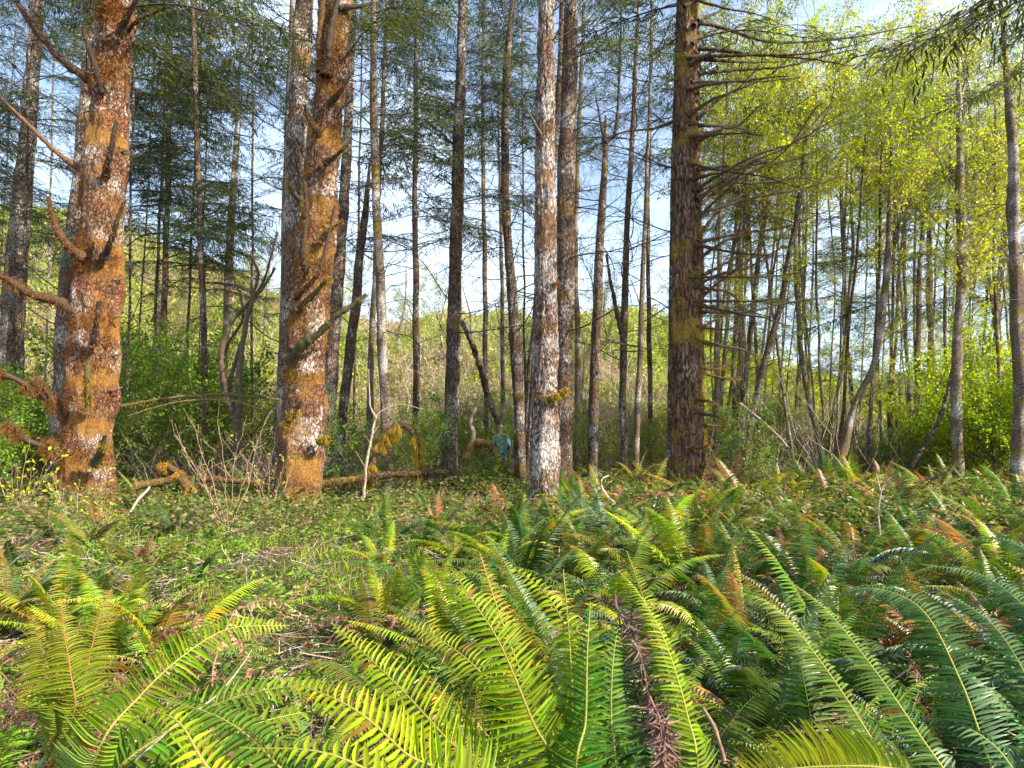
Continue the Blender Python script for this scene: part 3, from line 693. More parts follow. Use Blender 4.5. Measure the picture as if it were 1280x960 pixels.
for pts, w0 in [([(872, 28), (905, 35), (960, 52), (1010, 52), (1070, 46), (1140, 32)], 7), ([(872, 92), (920, 88), (985, 82), (1030, 70), (1070, 62)], 6), ([(870, 150), (905, 120), (960, 95), (1000, 60)], 6),
                ([(872, 238), (900, 230), (960, 228), (1000, 222), (1030, 232)], 5), ([(870, 260), (905, 232), (935, 210), (950, 190)], 7), ([(878, 345), (905, 330), (930, 318)], 6), ([(872, 375), (900, 352), (935, 325), (960, 290)], 7),
                ([(875, 390), (930, 390), (990, 378), (1040, 370)], 5), ([(855, 8), (900, -10), (930, -30)], 6), ([(846, 150), (820, 160), (780, 165), (765, 172)], 5), ([(870, 300), (900, 262), (925, 245), (935, 228)], 7)]:
    q = [(a, b, d - .2 + .25 * i) for i, (a, b) in enumerate(pts)]
    limb(t5, q, w0 * .8, 1.5, (.05, .035, .02), 160, (.28, .2, .03), twigs=12)
dress(t5, C, r, zpx(330, d), zpx(0, d), 8, 'dead', (1.5, 2.6), az=math.pi, azj=.9)
dress(t5, C, r, zpx(60, d), zpx(-150, d), 12, 'live', (2.2, 3.4))
# dark rib of bark / twin stem hugging its left edge
P5, R5 = trunk_axis([(841, 600, 14), (843, 400, 14), (845, 200, 12), (850, 0, 9)], 13.35)
tw5 = thing('conifer', 'narrow dark stem pressed against the left edge of the stout red trunk', 'tree', tuple(P5[0])); trunk(tw5, P5, R5, B_DARK, step=.06, ns=24, furrow=.02, seed=17)

# ------------------------------------------------------------------ medium conifers, each its own label
MED = [
 ('straight grey trunk half hidden behind the left edge of the mossy tree left of centre', [(350, 600, 13), (358, 430, 19), (364, 330, 22), (372, 160, 25), (381, 0, 25)], 14.5, B_GREY, 5, 6, .012),
 ('slender grey trunk left of the straight grey trunk, visible high up', [(345, 560, 7), (352, 420, 8), (357, 250, 9), (363, 100, 10), (367, 0, 10)], 18, B_ALDER, 4, 5, 0),
 ('hazy grey trunk far left leaning right, with broken branch scars', [(8, 560, 34), (18, 360, 30), (30, 220, 24), (40, 100, 20), (48, 0, 17)], 21, B_GREY, 10, 16, .02),
 ('grey trunk peeping from behind the left side of the far left mossy tree', [(72, 560, 22), (80, 400, 22), (96, 250, 20), (108, 120, 17), (114, 0, 14)], 17, B_GREY, 4, 8, .015),
 ('leaning thin dark trunk with mossy foot between the mossy tree and the birch', [(424, 558, 13), (434, 470, 12), (446, 360, 11), (455, 280, 9), (462, 200, 7)], 17, B_DARK, 0, 8, .01),
 ('faint grey trunk behind the right edge of the mossy tree left of centre', [(408, 560, 16), (417, 430, 17), (426, 300, 16), (434, 180, 13), (440, 60, 9), (443, 0, 7)], 22, B_GREY, 8, 10, 0),
 ('white spotted slim trunk rising to the right of the mossy tree left of centre', [(484, 585, 14), (479, 450, 13), (473, 300, 12), (468, 150, 10), (466, 0, 8)], 14.5, B_ALDER, 6, 12, .006),
 ('very thin pale trunk just right of the white spotted trunk', [(462, 520, 8), (468, 350, 7), (475, 200, 6), (481, 80, 5), (484, 0, 4)], 20, B_ALDER, 10, 4, 0),
 ('dark straight trunk with lichen flecks left of the leaning dead pole', [(564, 556, 18), (568, 400, 17), (571, 250, 16), (575, 120, 14), (578, 0, 12)], 16, B_DARK, 18, 20, .012),
 ('dark curving trunk bowing left beside the person', [(651, 562, 14), (645, 430, 13), (636, 310, 11), (631, 200, 10), (633, 100, 9), (642, 0, 7)], 17, B_DARK, 10, 16, .01),
 ('thin dark trunk forking low down behind the pale furrowed trunk', [(657, 560, 9), (662, 470, 9), (672, 380, 8), (676, 300, 7)], 18, B_DARK, 0, 6, 0),
 ('broken topped grey trunk with a crooked side limb in the gap right of centre', [(741, 580, 12), (744, 470, 12), (748, 350, 11), (754, 230, 9), (757, 145, 7)], 16.5, B_DARK, 0, 12, .006),
 ('thin mossy dark trunk in the gap left of the stout red trunk', [(779, 562, 9), (779, 430, 9), (783, 300, 8), (789, 200, 7), (795, 60, 5), (798, 0, 4)], 19, B_DARK, 9, 12, 0),
 ('thinnest pale trunk standing left of the stout red trunk', [(794, 585, 7), (800, 450, 7), (806, 300, 6), (811, 150, 5), (815, 0, 4)], 17, B_ALDER, 5, 10, 0),
 ('faint thin trunk between the thinnest pale trunk and the stout red trunk', [(812, 550, 6), (812, 420, 6), (810, 300, 5), (812, 150, 4), (816, 0, 3)], 23, B_DARK, 8, 6, 0),
 ('grey trunk with orange lichen against the hillside right of centre', [(722, 540, 8), (722, 430, 8), (719, 330, 7), (722, 200, 6), (728, 60, 5), (730, 0, 4)], 26, B_ALDER, 8, 6, 0),
 ('slim trunk on the slope left of the curving trunk', [(628, 500, 5), (628, 400, 5), (625, 250, 4), (622, 100, 3)], 30, B_DARK, 6, 8, 0),
 ('pale twin stemmed birch trunk on the left slope, its left stem', [(281, 420, 7), (284, 350, 7), (288, 270, 6), (296, 150, 4), (300, 60, 3)], 26, B_ALDER, 0, 6, 0),
 ('pale twin stemmed birch trunk on the left slope, its right stem', [(285, 420, 5), (289, 340, 5), (294, 240, 4), (303, 120, 3)], 26.3, B_ALDER, 0, 4, 0),
 ('slim dark conifer amid drooping foliage right of the far left mossy tree', [(204, 470, 9), (207, 330, 8), (211, 200, 7), (214, 0, 5)], 20, B_DARK, 20, 6, 0),
 ('slim conifer with heavy dark boughs midway between the two mossy trees', [(256, 480, 8), (252, 330, 8), (246, 150, 7), (240, 0, 6)], 17, B_DARK, 17, 6, 0),
 ('slim conifer with lit boughs right of the white spotted trunk', [(519, 520, 8), (520, 400, 8), (519, 250, 7), (520, 100, 6), (522, 0, 5)], 20, B_DARK, 26, 8, 0),
 ('slim conifer behind the dark curving trunk', [(607, 500, 6), (606, 350, 6), (604, 200, 5), (604, 60, 4), (605, 0, 4)], 25, B_DARK, 18, 8, 0),
]
for i, (lab, pts, d, mat, nl, ndd, fur) in enumerate(MED):
    root, C, r = tree('conifer' if mat is not B_ALDER else 'slim_tree', lab, pts, d, mat, step=.08 if fur else .2, ns=32 if fur else 12, rough=.08, furrow=fur, seed=20 + i, wob=.02)
    top = min(p[1] for p in pts); zt = float(C[-1, 2])
    if nl: dress(root, C, r, zpx(310 if nl > 12 else 200, d), zt, int(nl * 1.15) + 3, 'live', (1.6, 2.9) if d < 20 else (2.2, 3.6), NEEDC if i % 3 else NEEDB, pit=(-.15, .3))
    if ndd: dress(root, C, r, zpx(450, d), min(zt, zpx(0, d)), int(ndd * 2.6), 'dead', (.9, 2.6), wood=(.06, .045, .035), pit=(-.2, .6))
    if 'crooked' in lab:
        limb(root, [(757, 178, d), (768, 168, d), (772, 140, d), (774, 100, d), (776, 40, d), (777, 0, d)], 5, 2.5, (.05, .04, .035), twigs=8)
        limb(root, [(757, 178, d), (752, 160, d), (745, 120, d)], 5, 2, (.05, .04, .035), twigs=4)
    if 'mossy dark trunk in the gap' in lab:
        limb(root, [(779, 425, d), (770, 385, d), (762, 345, d), (758, 318, d)], 7, 3, (.07, .05, .03), twigs=4)

# back rows of slim conifers whose boughs fill the canopy (left, centre)
for k in range(26):
    if k in (6, 8, 9, 10, 11, 12, 13, 16, 17, 19, 21, 23, 24): continue
    px = [-60, -20, 150, 180, 235, 320, 330, 440, 500, 540, 590, 690, 735, 830, -100, 60, 400, 470, 175, 275, 30, 555, 650, 770, 800, 225][k] + rng.normal(0, 6); d = rng.uniform(20, 32) if k % 2 else rng.uniform(15, 22)
    wpx = rng.uniform(2.6, 5.6) * 20 / d; ln = rng.normal(0, 10) + (640 - px) * .03
    root, C, r = tree('conifer', ('slim dark' if k % 3 else 'slim grey') + (' background' if d > 20 else '') + ' conifer, drooping boughs, ' + where(px), [(px, 540, wpx), (px + ln * .5, 270, wpx * .85), (px + ln, 0, wpx * .65)], d, B_DARK if k % 3 else B_GREY, 'thin conifers behind the big trunks',
                      step=.25, ns=10, seed=60 + k, wob=.03)
    m = 24 if px < 360 else (16 if px < 620 else 9)
    lo = 340 if px < 360 else 240
    dress(root, C, r, zpx(lo + rng.normal(0, 30), d), zpx(-40, d), m, 'live', (2., 3.6), NEEDC if k % 2 else NEEDB, wood=(.05, .04, .03))
    dress(root, C, r, zpx(470, d), zpx(60, d), 18, 'dead', (.9, 2.2), wood=(.06, .045, .035), pit=(-.2, .6))

# boughs reaching in from a conifer off the right edge
rt = thing('conifer', 'dark fir boughs hanging into the top right corner from a tree out of frame', 'tree', (9.6, 9.5, float(ground(9.6, 9.5))))
mbp = np.array([[9.6, 9.5, .1], [9.5, 9.5, 5], [9.4, 9.5, 13]]); tt, C, r = trunk(rt, mbp, np.array([.3, .26, .2]), B_DARK, step=.2, ns=24, seed=99)
for (z, A, p, s) in [(8.3, 2.9, -.12, 4.6), (8.9, 2.5, -.05, 4.2), (7.6, 2.7, -.2, 3.4), (9.4, 3.3, 0, 4.4), (9.0, 2.1, .1, 3.6), (7.8, 3.5, .05, 2.6), (10, 2.8, .1, 4.5), (10.5, 1.9, .1, 4), (9.8, .5, .1, 4), (8.6, 1.2, .1, 4)]:
    wm, nm = CB[rng.integers(6)]; b = put('branch', wm, rt, (0, 0, z), A, p, s, BRN); c = obj('needles', nm, b); c.color = (*pick(NEEDC), 1)

for k, (x, y) in enumerate([(23, -6)]):
    st = thing('conifer', 'tall conifer standing out of frame to the right, shading the near fern bank', 'tree', (x, y, float(ground(x, y)) - .1))
    tt, C, r = trunk(st, np.array([[x, y, 0], [x + .1, y, 8], [x, y + .2, 18]]), np.array([.3, .22, .08]), B_DARK, step=.5, ns=12, seed=88 + k)
    dress(st, C, r, 5, 17, 26, 'live', (2.6, 4.2), NEEDC, shrink=.6)

# ------------------------------------------------------------------ right-hand stand of alders
ALD = [
 ('dark alder trunk at the right edge of the photo, thick and lichen spotted', [(1274, 575, 19), (1275, 430, 19), (1270, 300, 18), (1266, 180, 14), (1256, 60, 9), (1250, 0, 7)], 14, 1),
 ('upright alder with pale lichen bands left of the yellow bush', [(1196, 560, 14), (1198, 430, 14), (1201, 300, 13), (1202, 180, 12), (1200, 150, 11), (1196, 40, 5)], 16, 1),
 ('alder with a long curved lower trunk sweeping from lower left to upright', [(1052, 560, 13), (1068, 505, 12), (1090, 455, 11), (1106, 380, 11), (1113, 280, 9), (1116, 170, 7), (1106, 90, 4)], 17, 1),
 ('slim dark alder leaning right, first of the leaning pair beyond the stout trunk', [(924, 525, 8), (932, 460, 8), (944, 360, 8), (958, 240, 7), (972, 170, 6), (985, 100, 4)], 18, 1),
 ('mossy alder leaning right, second of the leaning pair beyond the stout trunk', [(938, 545, 10), (955, 460, 10), (975, 380, 10), (990, 300, 9), (1004, 200, 7), (1012, 120, 5)], 17, 1),
 ('alder sloping down to the right into the ferns', [(1022, 545, 8), (1006, 470, 8), (996, 390, 7), (995, 300, 6), (1000, 200, 5)], 18, 1),
 ('whitish spotted alder right of the curved one', [(1142, 558, 9), (1147, 460, 9), (1150, 350, 8), (1156, 240, 7), (1168, 140, 4)], 19, 1),
 ('pale alder with blurred bark left of the upright banded one', [(1162, 545, 11), (1164, 430, 11), (1160, 320, 9), (1163, 200, 6)], 22, 1),
 ('thin alder rising out of the yellow bush', [(1238, 480, 6), (1244, 400, 6), (1254, 330, 5), (1262, 250, 4)], 21, 0),
 ('mossy alder foot leaning right out of the ferns beneath the banded alder', [(1157, 555, 9), (1172, 530, 9), (1186, 480, 7), (1196, 400, 5)], 16.5, 0),
 ('reddish alder trunk standing close right of the stout red trunk', [(897, 520, 9), (898, 420, 9), (900, 330, 8), (903, 240, 7), (908, 120, 5), (912, 40, 4)], 17, 0),
 ('thin alder between the stout red trunk and the leaning pair', [(916, 510, 7), (919, 400, 7), (926, 290, 6), (933, 180, 5), (938, 60, 4)], 20, 0),
]
def alder_dress(root, C, r, d, top_py, lo_py, n, ln=(1.6, 2.8)):
    dress(root, C, r, zpx(lo_py, d), float(C[-1, 2]), n, 'alder', ln, ALDC, wood=(.28, .24, .2), pit=(.0, .7))
for i, (lab, pts, d, big) in enumerate(ALD):
    pts = [(a, b, c * (.8 if c < 13 else 1)) for a, b, c in pts]; root, C, r = tree('alder', lab, pts, d, B_DARK if 'leaning' in lab else B_ALDER, step=.12, ns=20, rough=.10, seed=120 + i, wob=.05, furrow=.004)
    alder_dress(root, C, r, d, 0, 290, 12)
    dress(root, C, r, zpx(500, d), zpx(150, d), 12, 'dead', (.7, 1.6), wood=(.10, .08, .06), pit=(-.1, .7))
for k in range(76):
    px = 888 + 6.1 * k + rng.uniform(-5, 5) if k < 66 else rng.uniform(1290, 1420); d = rng.uniform(17, 34); b = 545 - (d - 17) * 1.5
    wpx = rng.uniform(2.4, 5.4) * 20 / d * 1.1; l1 = rng.normal(8, 12); l2 = l1 * 1.6 + rng.normal(2, 8)
    top = rng.uniform(20, 150)
    root, C, r = tree('alder', ('pale ' if k % 3 else 'dark ') + ('thin' if wpx < 5.5 else 'slender') + ' alder ' + ('leaning left ' if l1 < -8 else 'leaning right ' if l1 > 20 else 'upright ') + ('far back ' if d > 26 else '') + where(px), [(px, b, wpx), (px + l1, b * .66, wpx * .85), (px + l2, b * .36, wpx * .7), (px + l2 * 1.2, top, wpx * .35)], d, B_ALDER if k % 3 else B_DARK, 'alders in the stand at right',
                      step=.25, ns=9, seed=150 + k, wob=.035)
    if d < 27: alder_dress(root, C, r, d, 0, 300, 7, (1.4, 2.4)); dress(root, C, r, zpx(520, d), zpx(300, d), 6, 'alder', (.8, 1.6), ALDC, wood=(.28, .24, .2), pit=(-.1, .5))
    else: alder_dress(root, C, r, d, 0, 330, 6, (1.8, 2.8)); dress(root, C, r, zpx(520, d), zpx(330, d), 6, 'alder', (1., 2.), ALDC, wood=(.28, .24, .2), pit=(-.1, .5))
    dress(root, C, r, zpx(500, d), zpx(120, d), 15, 'dead', (.8, 2.), wood=(.12, .10, .08), pit=(-.1, .6))
    if k % 4 == 0: dress(root, C, r, zpx(400, d), zpx(60, d), 8, 'live', (1.8, 2.8), NEEDC, wood=(.05, .04, .03))

# ------------------------------------------------------------------ shrubs and understorey
def shrub(label, group, x, y, h, n, pal, name='shrub', lean=0, wood=(.16, .12, .09), spread=1.1, kind=None):
    z = float(ground(x, y)) - .05; root = thing(name, label, 'shrub', (x, y, z), group)
    for k in range(n):
        wm, nm = BUSHB[rng.integers(4)]; s = h * rng.uniform(.6, 1.05)
        b = put('branch', wm, root, (rng.normal(0, .25 * spread), rng.normal(0, .25 * spread), rng.uniform(0, h * .35)), rng.uniform(0, 6.28), rng.uniform(.1, .9), s, wood, rng.uniform(-.6, .6))
        c = obj('leaves', nm, b); c.color = (*pick(pal), 1)
    return root
YEL = ((.30, .42, .012), (.48, .54, .015)); MIDG = ((.13, .25, .03), (.26, .37, .03)); OLIVE = ((.16, .23, .03), (.36, .38, .03)); PINK = ((.28, .19, .13), (.34, .24, .15))
def at(px, d): return float(W(px, 500, d)[0]), d
for px, d, h in [(165, 19, 3.6), (205, 17, 3.2), (235, 20, 3.8), (20, 20, 3.2), (55, 18, 2.8), (0, 16, 2.6), (270, 22, 3.6), (180, 23, 4.2), (130, 22, 4), (310, 24, 3.5), (-40, 18, 3)]:
    shrub(('tall' if h > 3.4 else 'broad') + ' green leafy shrub ' + where(px), 'green shrubs behind the left trees', *at(px, d), h, 13, MIDG)
for px, d, h in [(1215, 17, 2.6), (1252, 16.5, 3.0), (1290, 18, 3.2), (1235, 19, 3.6), (1275, 21, 4.2), (1190, 21, 2.8)]:
    shrub(('tall' if h > 3.4 else 'low') + ' bright yellow green bush ' + where(px), 'yellow green bushes at right', *at(px, d), h, 14, YEL)
for k in range(26):
    px = 415 + 17 * k + rng.uniform(-6, 6); hs = rng.uniform(1.2, 2.4); shrub(('low' if hs < 1.8 else 'taller') + ' olive shrub at hill foot ' + where(px), 'olive shrubs at the foot of the hill', *at(px, rng.uniform(20, 29)), hs, 6, OLIVE)
for k in range(34):
    px = 890 + 11.5 * k; hs = rng.uniform(1., 2.4); shrub(('low ' if hs < 1.7 else 'taller ') + ('olive' if k % 2 else 'green') + ' shrub by alder feet ' + where(px), 'olive shrubs among the alders', *at(px, rng.uniform(18, 29)), hs, 6, OLIVE if k % 2 else MIDG)
shrub('glossy green evergreen shrub growing right of the stout red trunk', None, *at(915, 13.5), 1.7, 6, ((.12, .20, .03), (.20, .28, .04)))
shrub('second evergreen shrub with sparse stems right of the stout red trunk', None, *at(945, 12.5), 1.1, 4, ((.10, .18, .03), (.18, .26, .04)))
# leafy saplings in front of white spotted trunk
s1 = shrub('thin sapling with small green leaves beside the white spotted trunk', None, *at(470, 13.5), 2.0, 5, ((.10, .2, .03), (.16, .26, .04)), 'sapling')
s2 = shrub('leafy young sapling left of the dark straight trunk', None, *at(530, 15), 1.9, 6, ((.14, .24, .03), (.24, .34, .04)), 'sapling')
shrub('leafy young sapling right of the dark straight trunk', None, *at(600, 22), 2.6, 8, ((.14, .22, .03), (.26, .34, .04)), 'sapling')

# hillside cover: uncountable brush
def brush(name, n, xr, yr, pal, size, hmax, clump=.12, seed=1, zfun=None, mat=M_LEAF):
    r = np.random.default_rng(seed); u = r.uniform(*xr, n); y = r.uniform(yr[0] ** 1, yr[1] ** 1, n); x = u * y
    c = vnoise(np.stack([x * clump, y * clump, x * 0], -1), seed + 40); c2 = vnoise(np.stack([x * clump * 3.1, y * clump * 3.1, x * 0], -1), seed + 41)
    hh = hmax * (.15 + .85 * np.clip(.5 + .6 * c + .5 * c2, 0, 1)); k = hh > hmax * .17; x, y, hh, c2 = x[k], y[k], hh[k], c2[k]; n = len(x)
    z = ground(x, y) + hh * r.random(n) ** .6
    D = rdir(n, r); Nn = unit(r.normal(0, .7, (n, 3)) + [0, 0, .8]); M = frames(D, Nn); s = r.uniform(*size, n) * np.clip(y / 40, .4, 1.6); M = M * np.stack([s, s * .7, s], -1)[:, None, :]
    pa = np.array(pal); idx = np.clip(((vnoise(np.stack([x * .16, y * .16, x * 0 + seed], -1), 77) * .8 + .5 + r.normal(0, .12, n)) * len(pa)).astype(int), 0, len(pa) - 1)
    col = np.clip(pa[idx] * (1 + r.normal(0, .22, (n, 1))), .01, 1); mb = MB(); mb.inst(LEAF_S[0], LEAF_S[1], M, np.stack([x, y, z], -1), col)
    return obj(name, mb.mesh(name, mat), kind='stuff')
HP = [(.46, .38, .25), (.40, .42, .12), (.34, .40, .07), (.48, .52, .08), (.20, .28, .05), (.54, .58, .09), (.44, .35, .24)]
tag(brush('hillside_brush', 260000, (-.85, .34), (30, 88), HP, (.10, .26), 2.4, .16, 3), 'yellow green and brown brush covering the hillside behind the trees', 'brush')
tag(brush('valley_brush', 60000, (.25, 1.0), (30, 80), [(.30, .26, .12), (.22, .28, .04), (.38, .42, .03), (.46, .48, .03)], (.15, .32), 3.2, .12, 5), 'pale olive and yellow brush beyond the alder stand', 'brush')

for k in range(20):
    px = 160 + 36 * k + rng.uniform(-14, 14); d = rng.uniform(34, 62); zb = float(ground((px - 640) / F * d, d)); pb = 555 - (zb - CH) / d * F; hpx = rng.uniform(90, 170) * 40 / d
    P = np.array([W(px, pb, d), W(px + rng.normal(0, 5), pb - hpx * .5, d), W(px + rng.normal(0, 9), pb - hpx, d)]); P[0, 2] = zb - .2
    ht = ['bare pale', 'leafy yellow green', 'leafy olive'][k % 3]
    root = thing('hillside_tree', ht + (' nearer' if d < 48 else ' distant') + ' hillside tree ' + where(px), 'tree', tuple(P[0]), 'trees standing on the hillside')
    tt, C, r = trunk(root, P, np.array([.12, .09, .03]), B_ALDER, step=.4, ns=8, seed=400 + k)
    z0, z1 = float(C[0, 2]), float(C[-1, 2])
    if k % 3: dress(root, C, r, z0 + (z1 - z0) * .3, z1, 14, 'alder', (1.8, 3.2), ((.36, .40, .04), (.46, .46, .05)) if k % 3 == 1 else OLIVE, wood=(.3, .25, .2), pit=(0, .8))
    dress(root, C, r, z0 + (z1 - z0) * .2, z1, 12, 'dead', (1.4, 3.), wood=(.3, .24, .2), pit=(.2, .9))

# bare thicket of fine stems
def thicket(name, n, xr, yr, h, cols, seed, rad=.012, lean=.35):
    r = np.random.default_rng(seed); mb = MB(); cols = np.array(cols)
    for k in range(n):
        y = r.uniform(*yr); x = r.uniform(*xr) * y; z = float(ground(x, y)); hh = h * r.uniform(.4, 1.1); l = r.normal(0, lean, 2)
        u = np.linspace(0, 1, 6)[:, None]; P = np.array([x, y, z]) + np.array([l[0] * hh, l[1] * hh, hh]) * u + np.concatenate([r.normal(0, .06 * hh, (1, 2)) * u * u * 2, -.25 * hh * u * u * abs(l[0])], 1)
        P[1:, :2] += r.normal(0, .03 * hh, (5, 2)); mb.tube(P, rad * (1 - .7 * u[:, 0]), 3, cols[r.integers(len(cols))] * r.uniform(.7, 1.3))
    return obj(name, mb.mesh(name, M_WOOD), kind='stuff')
tag(thicket('bare_thicket', 1500, (-.30, .26), (21, 46), 3.4, [(.30, .22, .18), (.42, .34, .28), (.22, .15, .11), (.36, .22, .16)], 5, .014), 'thicket of bare grey and pink stems at the foot of the hill', 'thicket')
tag(thicket('hillside_stems', 2000, (-.80, .30), (34, 74), 4.2, [(.46, .38, .33), (.36, .26, .22), (.52, .45, .40), (.34, .28, .18)], 15, .028, .25), 'pale bare stems and saplings all over the hillside', 'saplings')
tag(thicket('bare_twigs', 700, (-.65, -.28), (15, 26), 1.7, [(.34, .27, .22), (.20, .14, .10), (.45, .36, .28)], 6, .010, .6), 'tangle of bare brown twigs behind the left ferns', 'twigs')
tag(thicket('alder_suckers', 1600, (.27, .80), (17, 32), 3.2, [(.34, .27, .22), (.22, .16, .12), (.45, .38, .33)], 7, .011, .3), 'fine bare stems between the alders', 'stems')
# PART3

# ================================================================== FERNS
def pxof(x, y): return 640 + F * x / y / CP   # approximate column
HC = ((.17, .30, .014), (.33, .40, .012))
# --- hero clumps in the immediate foreground
def hero(label, cx, cy, **k):
    return thing('sword_fern', label, 'fern', (cx, cy, float(ground(cx, cy)) - .02))
hA = hero('bright lime sword fern at bottom centre whose fronds sweep up to the left', -.12, 1.75)
cr = np.array([-.12, 1.72, .08])
hero_frond(hA, [(640, 1010, 1.45), (560, 925, 1.42), (490, 850, 1.45), (413, 778, 1.55)], .10, (.21, .34, .012), (.36, .42, .012), 34, crown=cr, twist=-.15)
hero_frond(hA, [(590, 1020, 1.3), (505, 940, 1.22), (440, 885, 1.2), (355, 848, 1.25)], .098, (.26, .38, .010), (.40, .44, .012), 32, crown=cr, twist=-.1)
hero_frond(hA, [(640, 900, 1.75), (600, 840, 1.8), (550, 800, 1.9), (487, 768, 2.0)], .075, (.20, .32, .015), (.42, .42, .015), 30, crown=cr)
hB = hero('tall lime sword fern at bottom centre with upright fronds and one amber tip', .12, 1.8)
cr = np.array([.12, 1.85, .08])
hero_frond(hB, [(705, 1000, 1.45), (665, 900, 1.42), (625, 805, 1.47), (590, 750, 1.52), (564, 711, 1.6)], .115, (.15, .28, .012), (.30, .40, .012), 38, crown=cr)
hero_frond(hB, [(700, 960, 1.62), (655, 850, 1.62), (625, 770, 1.68), (600, 692, 1.8)], .085, (.20, .28, .012), (.36, .24, .03), 34, crown=cr, twist=.25)
hero_frond(hB, [(730, 840, 1.75), (706, 782, 1.8), (675, 735, 1.9), (622, 698, 2.0)], .07, (.24, .36, .012), (.36, .42, .012), 26, crown=cr, up=.5)
hC = hero('deep green sword fern standing upright just right of bottom centre', .24, 1.6)
cr = np.array([.24, 1.75, .08])
hero_frond(hC, [(722, 1000, 1.4), (732, 900, 1.42), (734, 820, 1.46), (738, 752, 1.52)], .088, (.045, .15, .015), (.07, .19, .015), 36, crown=cr)
hero_frond(hC, [(770, 990, 1.5), (764, 900, 1.55), (766, 830, 1.6), (775, 765, 1.7)], .07, (.06, .17, .015), (.12, .24, .02), 32, crown=cr, twist=.5)
hero_frond(hC, [(700, 1000, 1.55), (715, 900, 1.62), (712, 800, 1.7), (704, 712, 1.85)], .06, (.06, .16, .015), (.3, .34, .02), 30, crown=cr, twist=-.5)
hD = hero('lime sword fern with narrow drooping fronds right of the deep green upright one', .42, 1.9)
cr = np.array([.42, 1.95, .08])
hero_frond(hD, [(870, 985, 1.55), (858, 890, 1.58), (830, 800, 1.66), (800, 745, 1.75), (772, 712, 1.85)], .06, (.14, .26, .015), (.36, .42, .012), 44, crown=cr, twist=.7)
hero_frond(hD, [(850, 940, 1.7), (838, 850, 1.78), (812, 770, 1.88), (784, 690, 2.05)], .065, (.13, .25, .015), (.34, .36, .02), 40, crown=cr, twist=-.3)
hE = hero('sword fern at lower left with long arching yellow green fronds', -1.25, 2.3)
cr = np.array([-1.35, 2.2, .08])
hero_frond(hE, [(120, 945, 1.9), (175, 870, 2.0), (235, 815, 2.1), (290, 785, 2.2), (362, 782, 2.3)], .105, (.17, .28, .012), (.26, .36, .012), 34, crown=cr, up=.2)
hero_frond(hE, [(130, 985, 1.6), (210, 915, 1.65), (300, 870, 1.7), (425, 850, 1.75)], .11, (.10, .22, .014), (.16, .27, .014), 33, crown=cr, up=.5)
hero_frond(hE, [(150, 1010, 1.45), (230, 960, 1.45), (320, 905, 1.5), (440, 880, 1.6)], .115, (.09, .20, .014), (.17, .27, .014), 32, crown=cr, up=.6)
hF = hero('sword fern cropped by the bottom left corner with bright curling frond tips', -.75, 1.55)
cr = np.array([-.55, 1.55, .05])
hero_frond(hF, [(330, 1040, 1.25), (260, 960, 1.25), (225, 905, 1.3), (190, 892, 1.35), (150, 910, 1.4)], .06, (.22, .36, .012), (.40, .46, .012), 26, crown=cr)
hero_frond(hF, [(560, 1040, 1.1), (480, 975, 1.1), (400, 940, 1.12), (300, 935, 1.16)], .085, (.20, .32, .014), (.32, .38, .012), 30, crown=cr, up=.55)
hero_frond(hF, [(420, 1050, 1.2), (350, 960, 1.25), (280, 900, 1.35), (190, 870, 1.5)], .09, (.08, .18, .015), (.14, .24, .015), 34, crown=cr, up=.6)
hG = hero('pale green sword fern at lower right with two long fronds arching up to the left', 1.35, 1.9)
cr = np.array([1.35, 1.75, .08])
hero_frond(hG, [(1140, 1010, 1.7), (1090, 925, 1.75), (1035, 840, 1.85), (975, 765, 2.0), (930, 742, 2.1), (888, 742, 2.15)], .075, (.10, .20, .035), (.30, .36, .06), 46, crown=cr, twist=.5, up=.6)
hero_frond(hG, [(1210, 1010, 1.7), (1150, 920, 1.78), (1095, 840, 1.88), (1035, 765, 2.05), (985, 725, 2.2)], .075, (.08, .18, .035), (.22, .30, .06), 44, crown=cr, twist=.4, up=.6)
hero_frond(hG, [(1240, 960, 1.9), (1200, 850, 2.0), (1150, 760, 2.15), (1080, 735, 2.3), (1020, 760, 2.4)], .085, (.06, .15, .05), (.10, .20, .07), 42, crown=cr, up=.7)
hH = hero('yellow sword fern fringe rising from the bottom edge at right', .5, 1.1)
hero_frond(hH, [(1250, 985, 1.3), (1120, 962, 1.25), (1050, 958, 1.2), (975, 964, 1.15), (890, 992, 1.1)], .075, (.30, .34, .02), (.38, .36, .03), 26, twist=0, fwd=.05, droop=-.1)
hI = hero('blue green sword fern cut off by the right edge with arching fronds', 1.95, 2.3)
hI2 = hero('low blue green sword fern in the bottom right corner', 1.75, 2.0); cr = np.array([1.95, 2.3, .08])
for pts, tw in [([(1330, 960, 2.1), (1290, 860, 2.15), (1240, 780, 2.3), (1170, 735, 2.5)], .2), ([(1340, 860, 2.3), (1300, 780, 2.4), (1230, 720, 2.6), (1150, 705, 2.7)], 0), ([(1340, 760, 2.5), (1300, 700, 2.7), (1240, 672, 2.9), (1190, 690, 3.0)], .1), ([(1300, 1000, 1.9), (1240, 930, 1.9), (1180, 900, 2.0), (1120, 905, 2.1)], .3)]:
    hero_frond(hI if tw < .3 else hI2, pts, .085, (.045, .13, .055), (.09, .19, .08), 33, crown=cr, up=.7, twist=tw)
hJ = hero('sword fern at the left edge with orange stemmed upright fronds', -1.9, 2.7)
cr = np.array([-1.75, 2.6, .1])
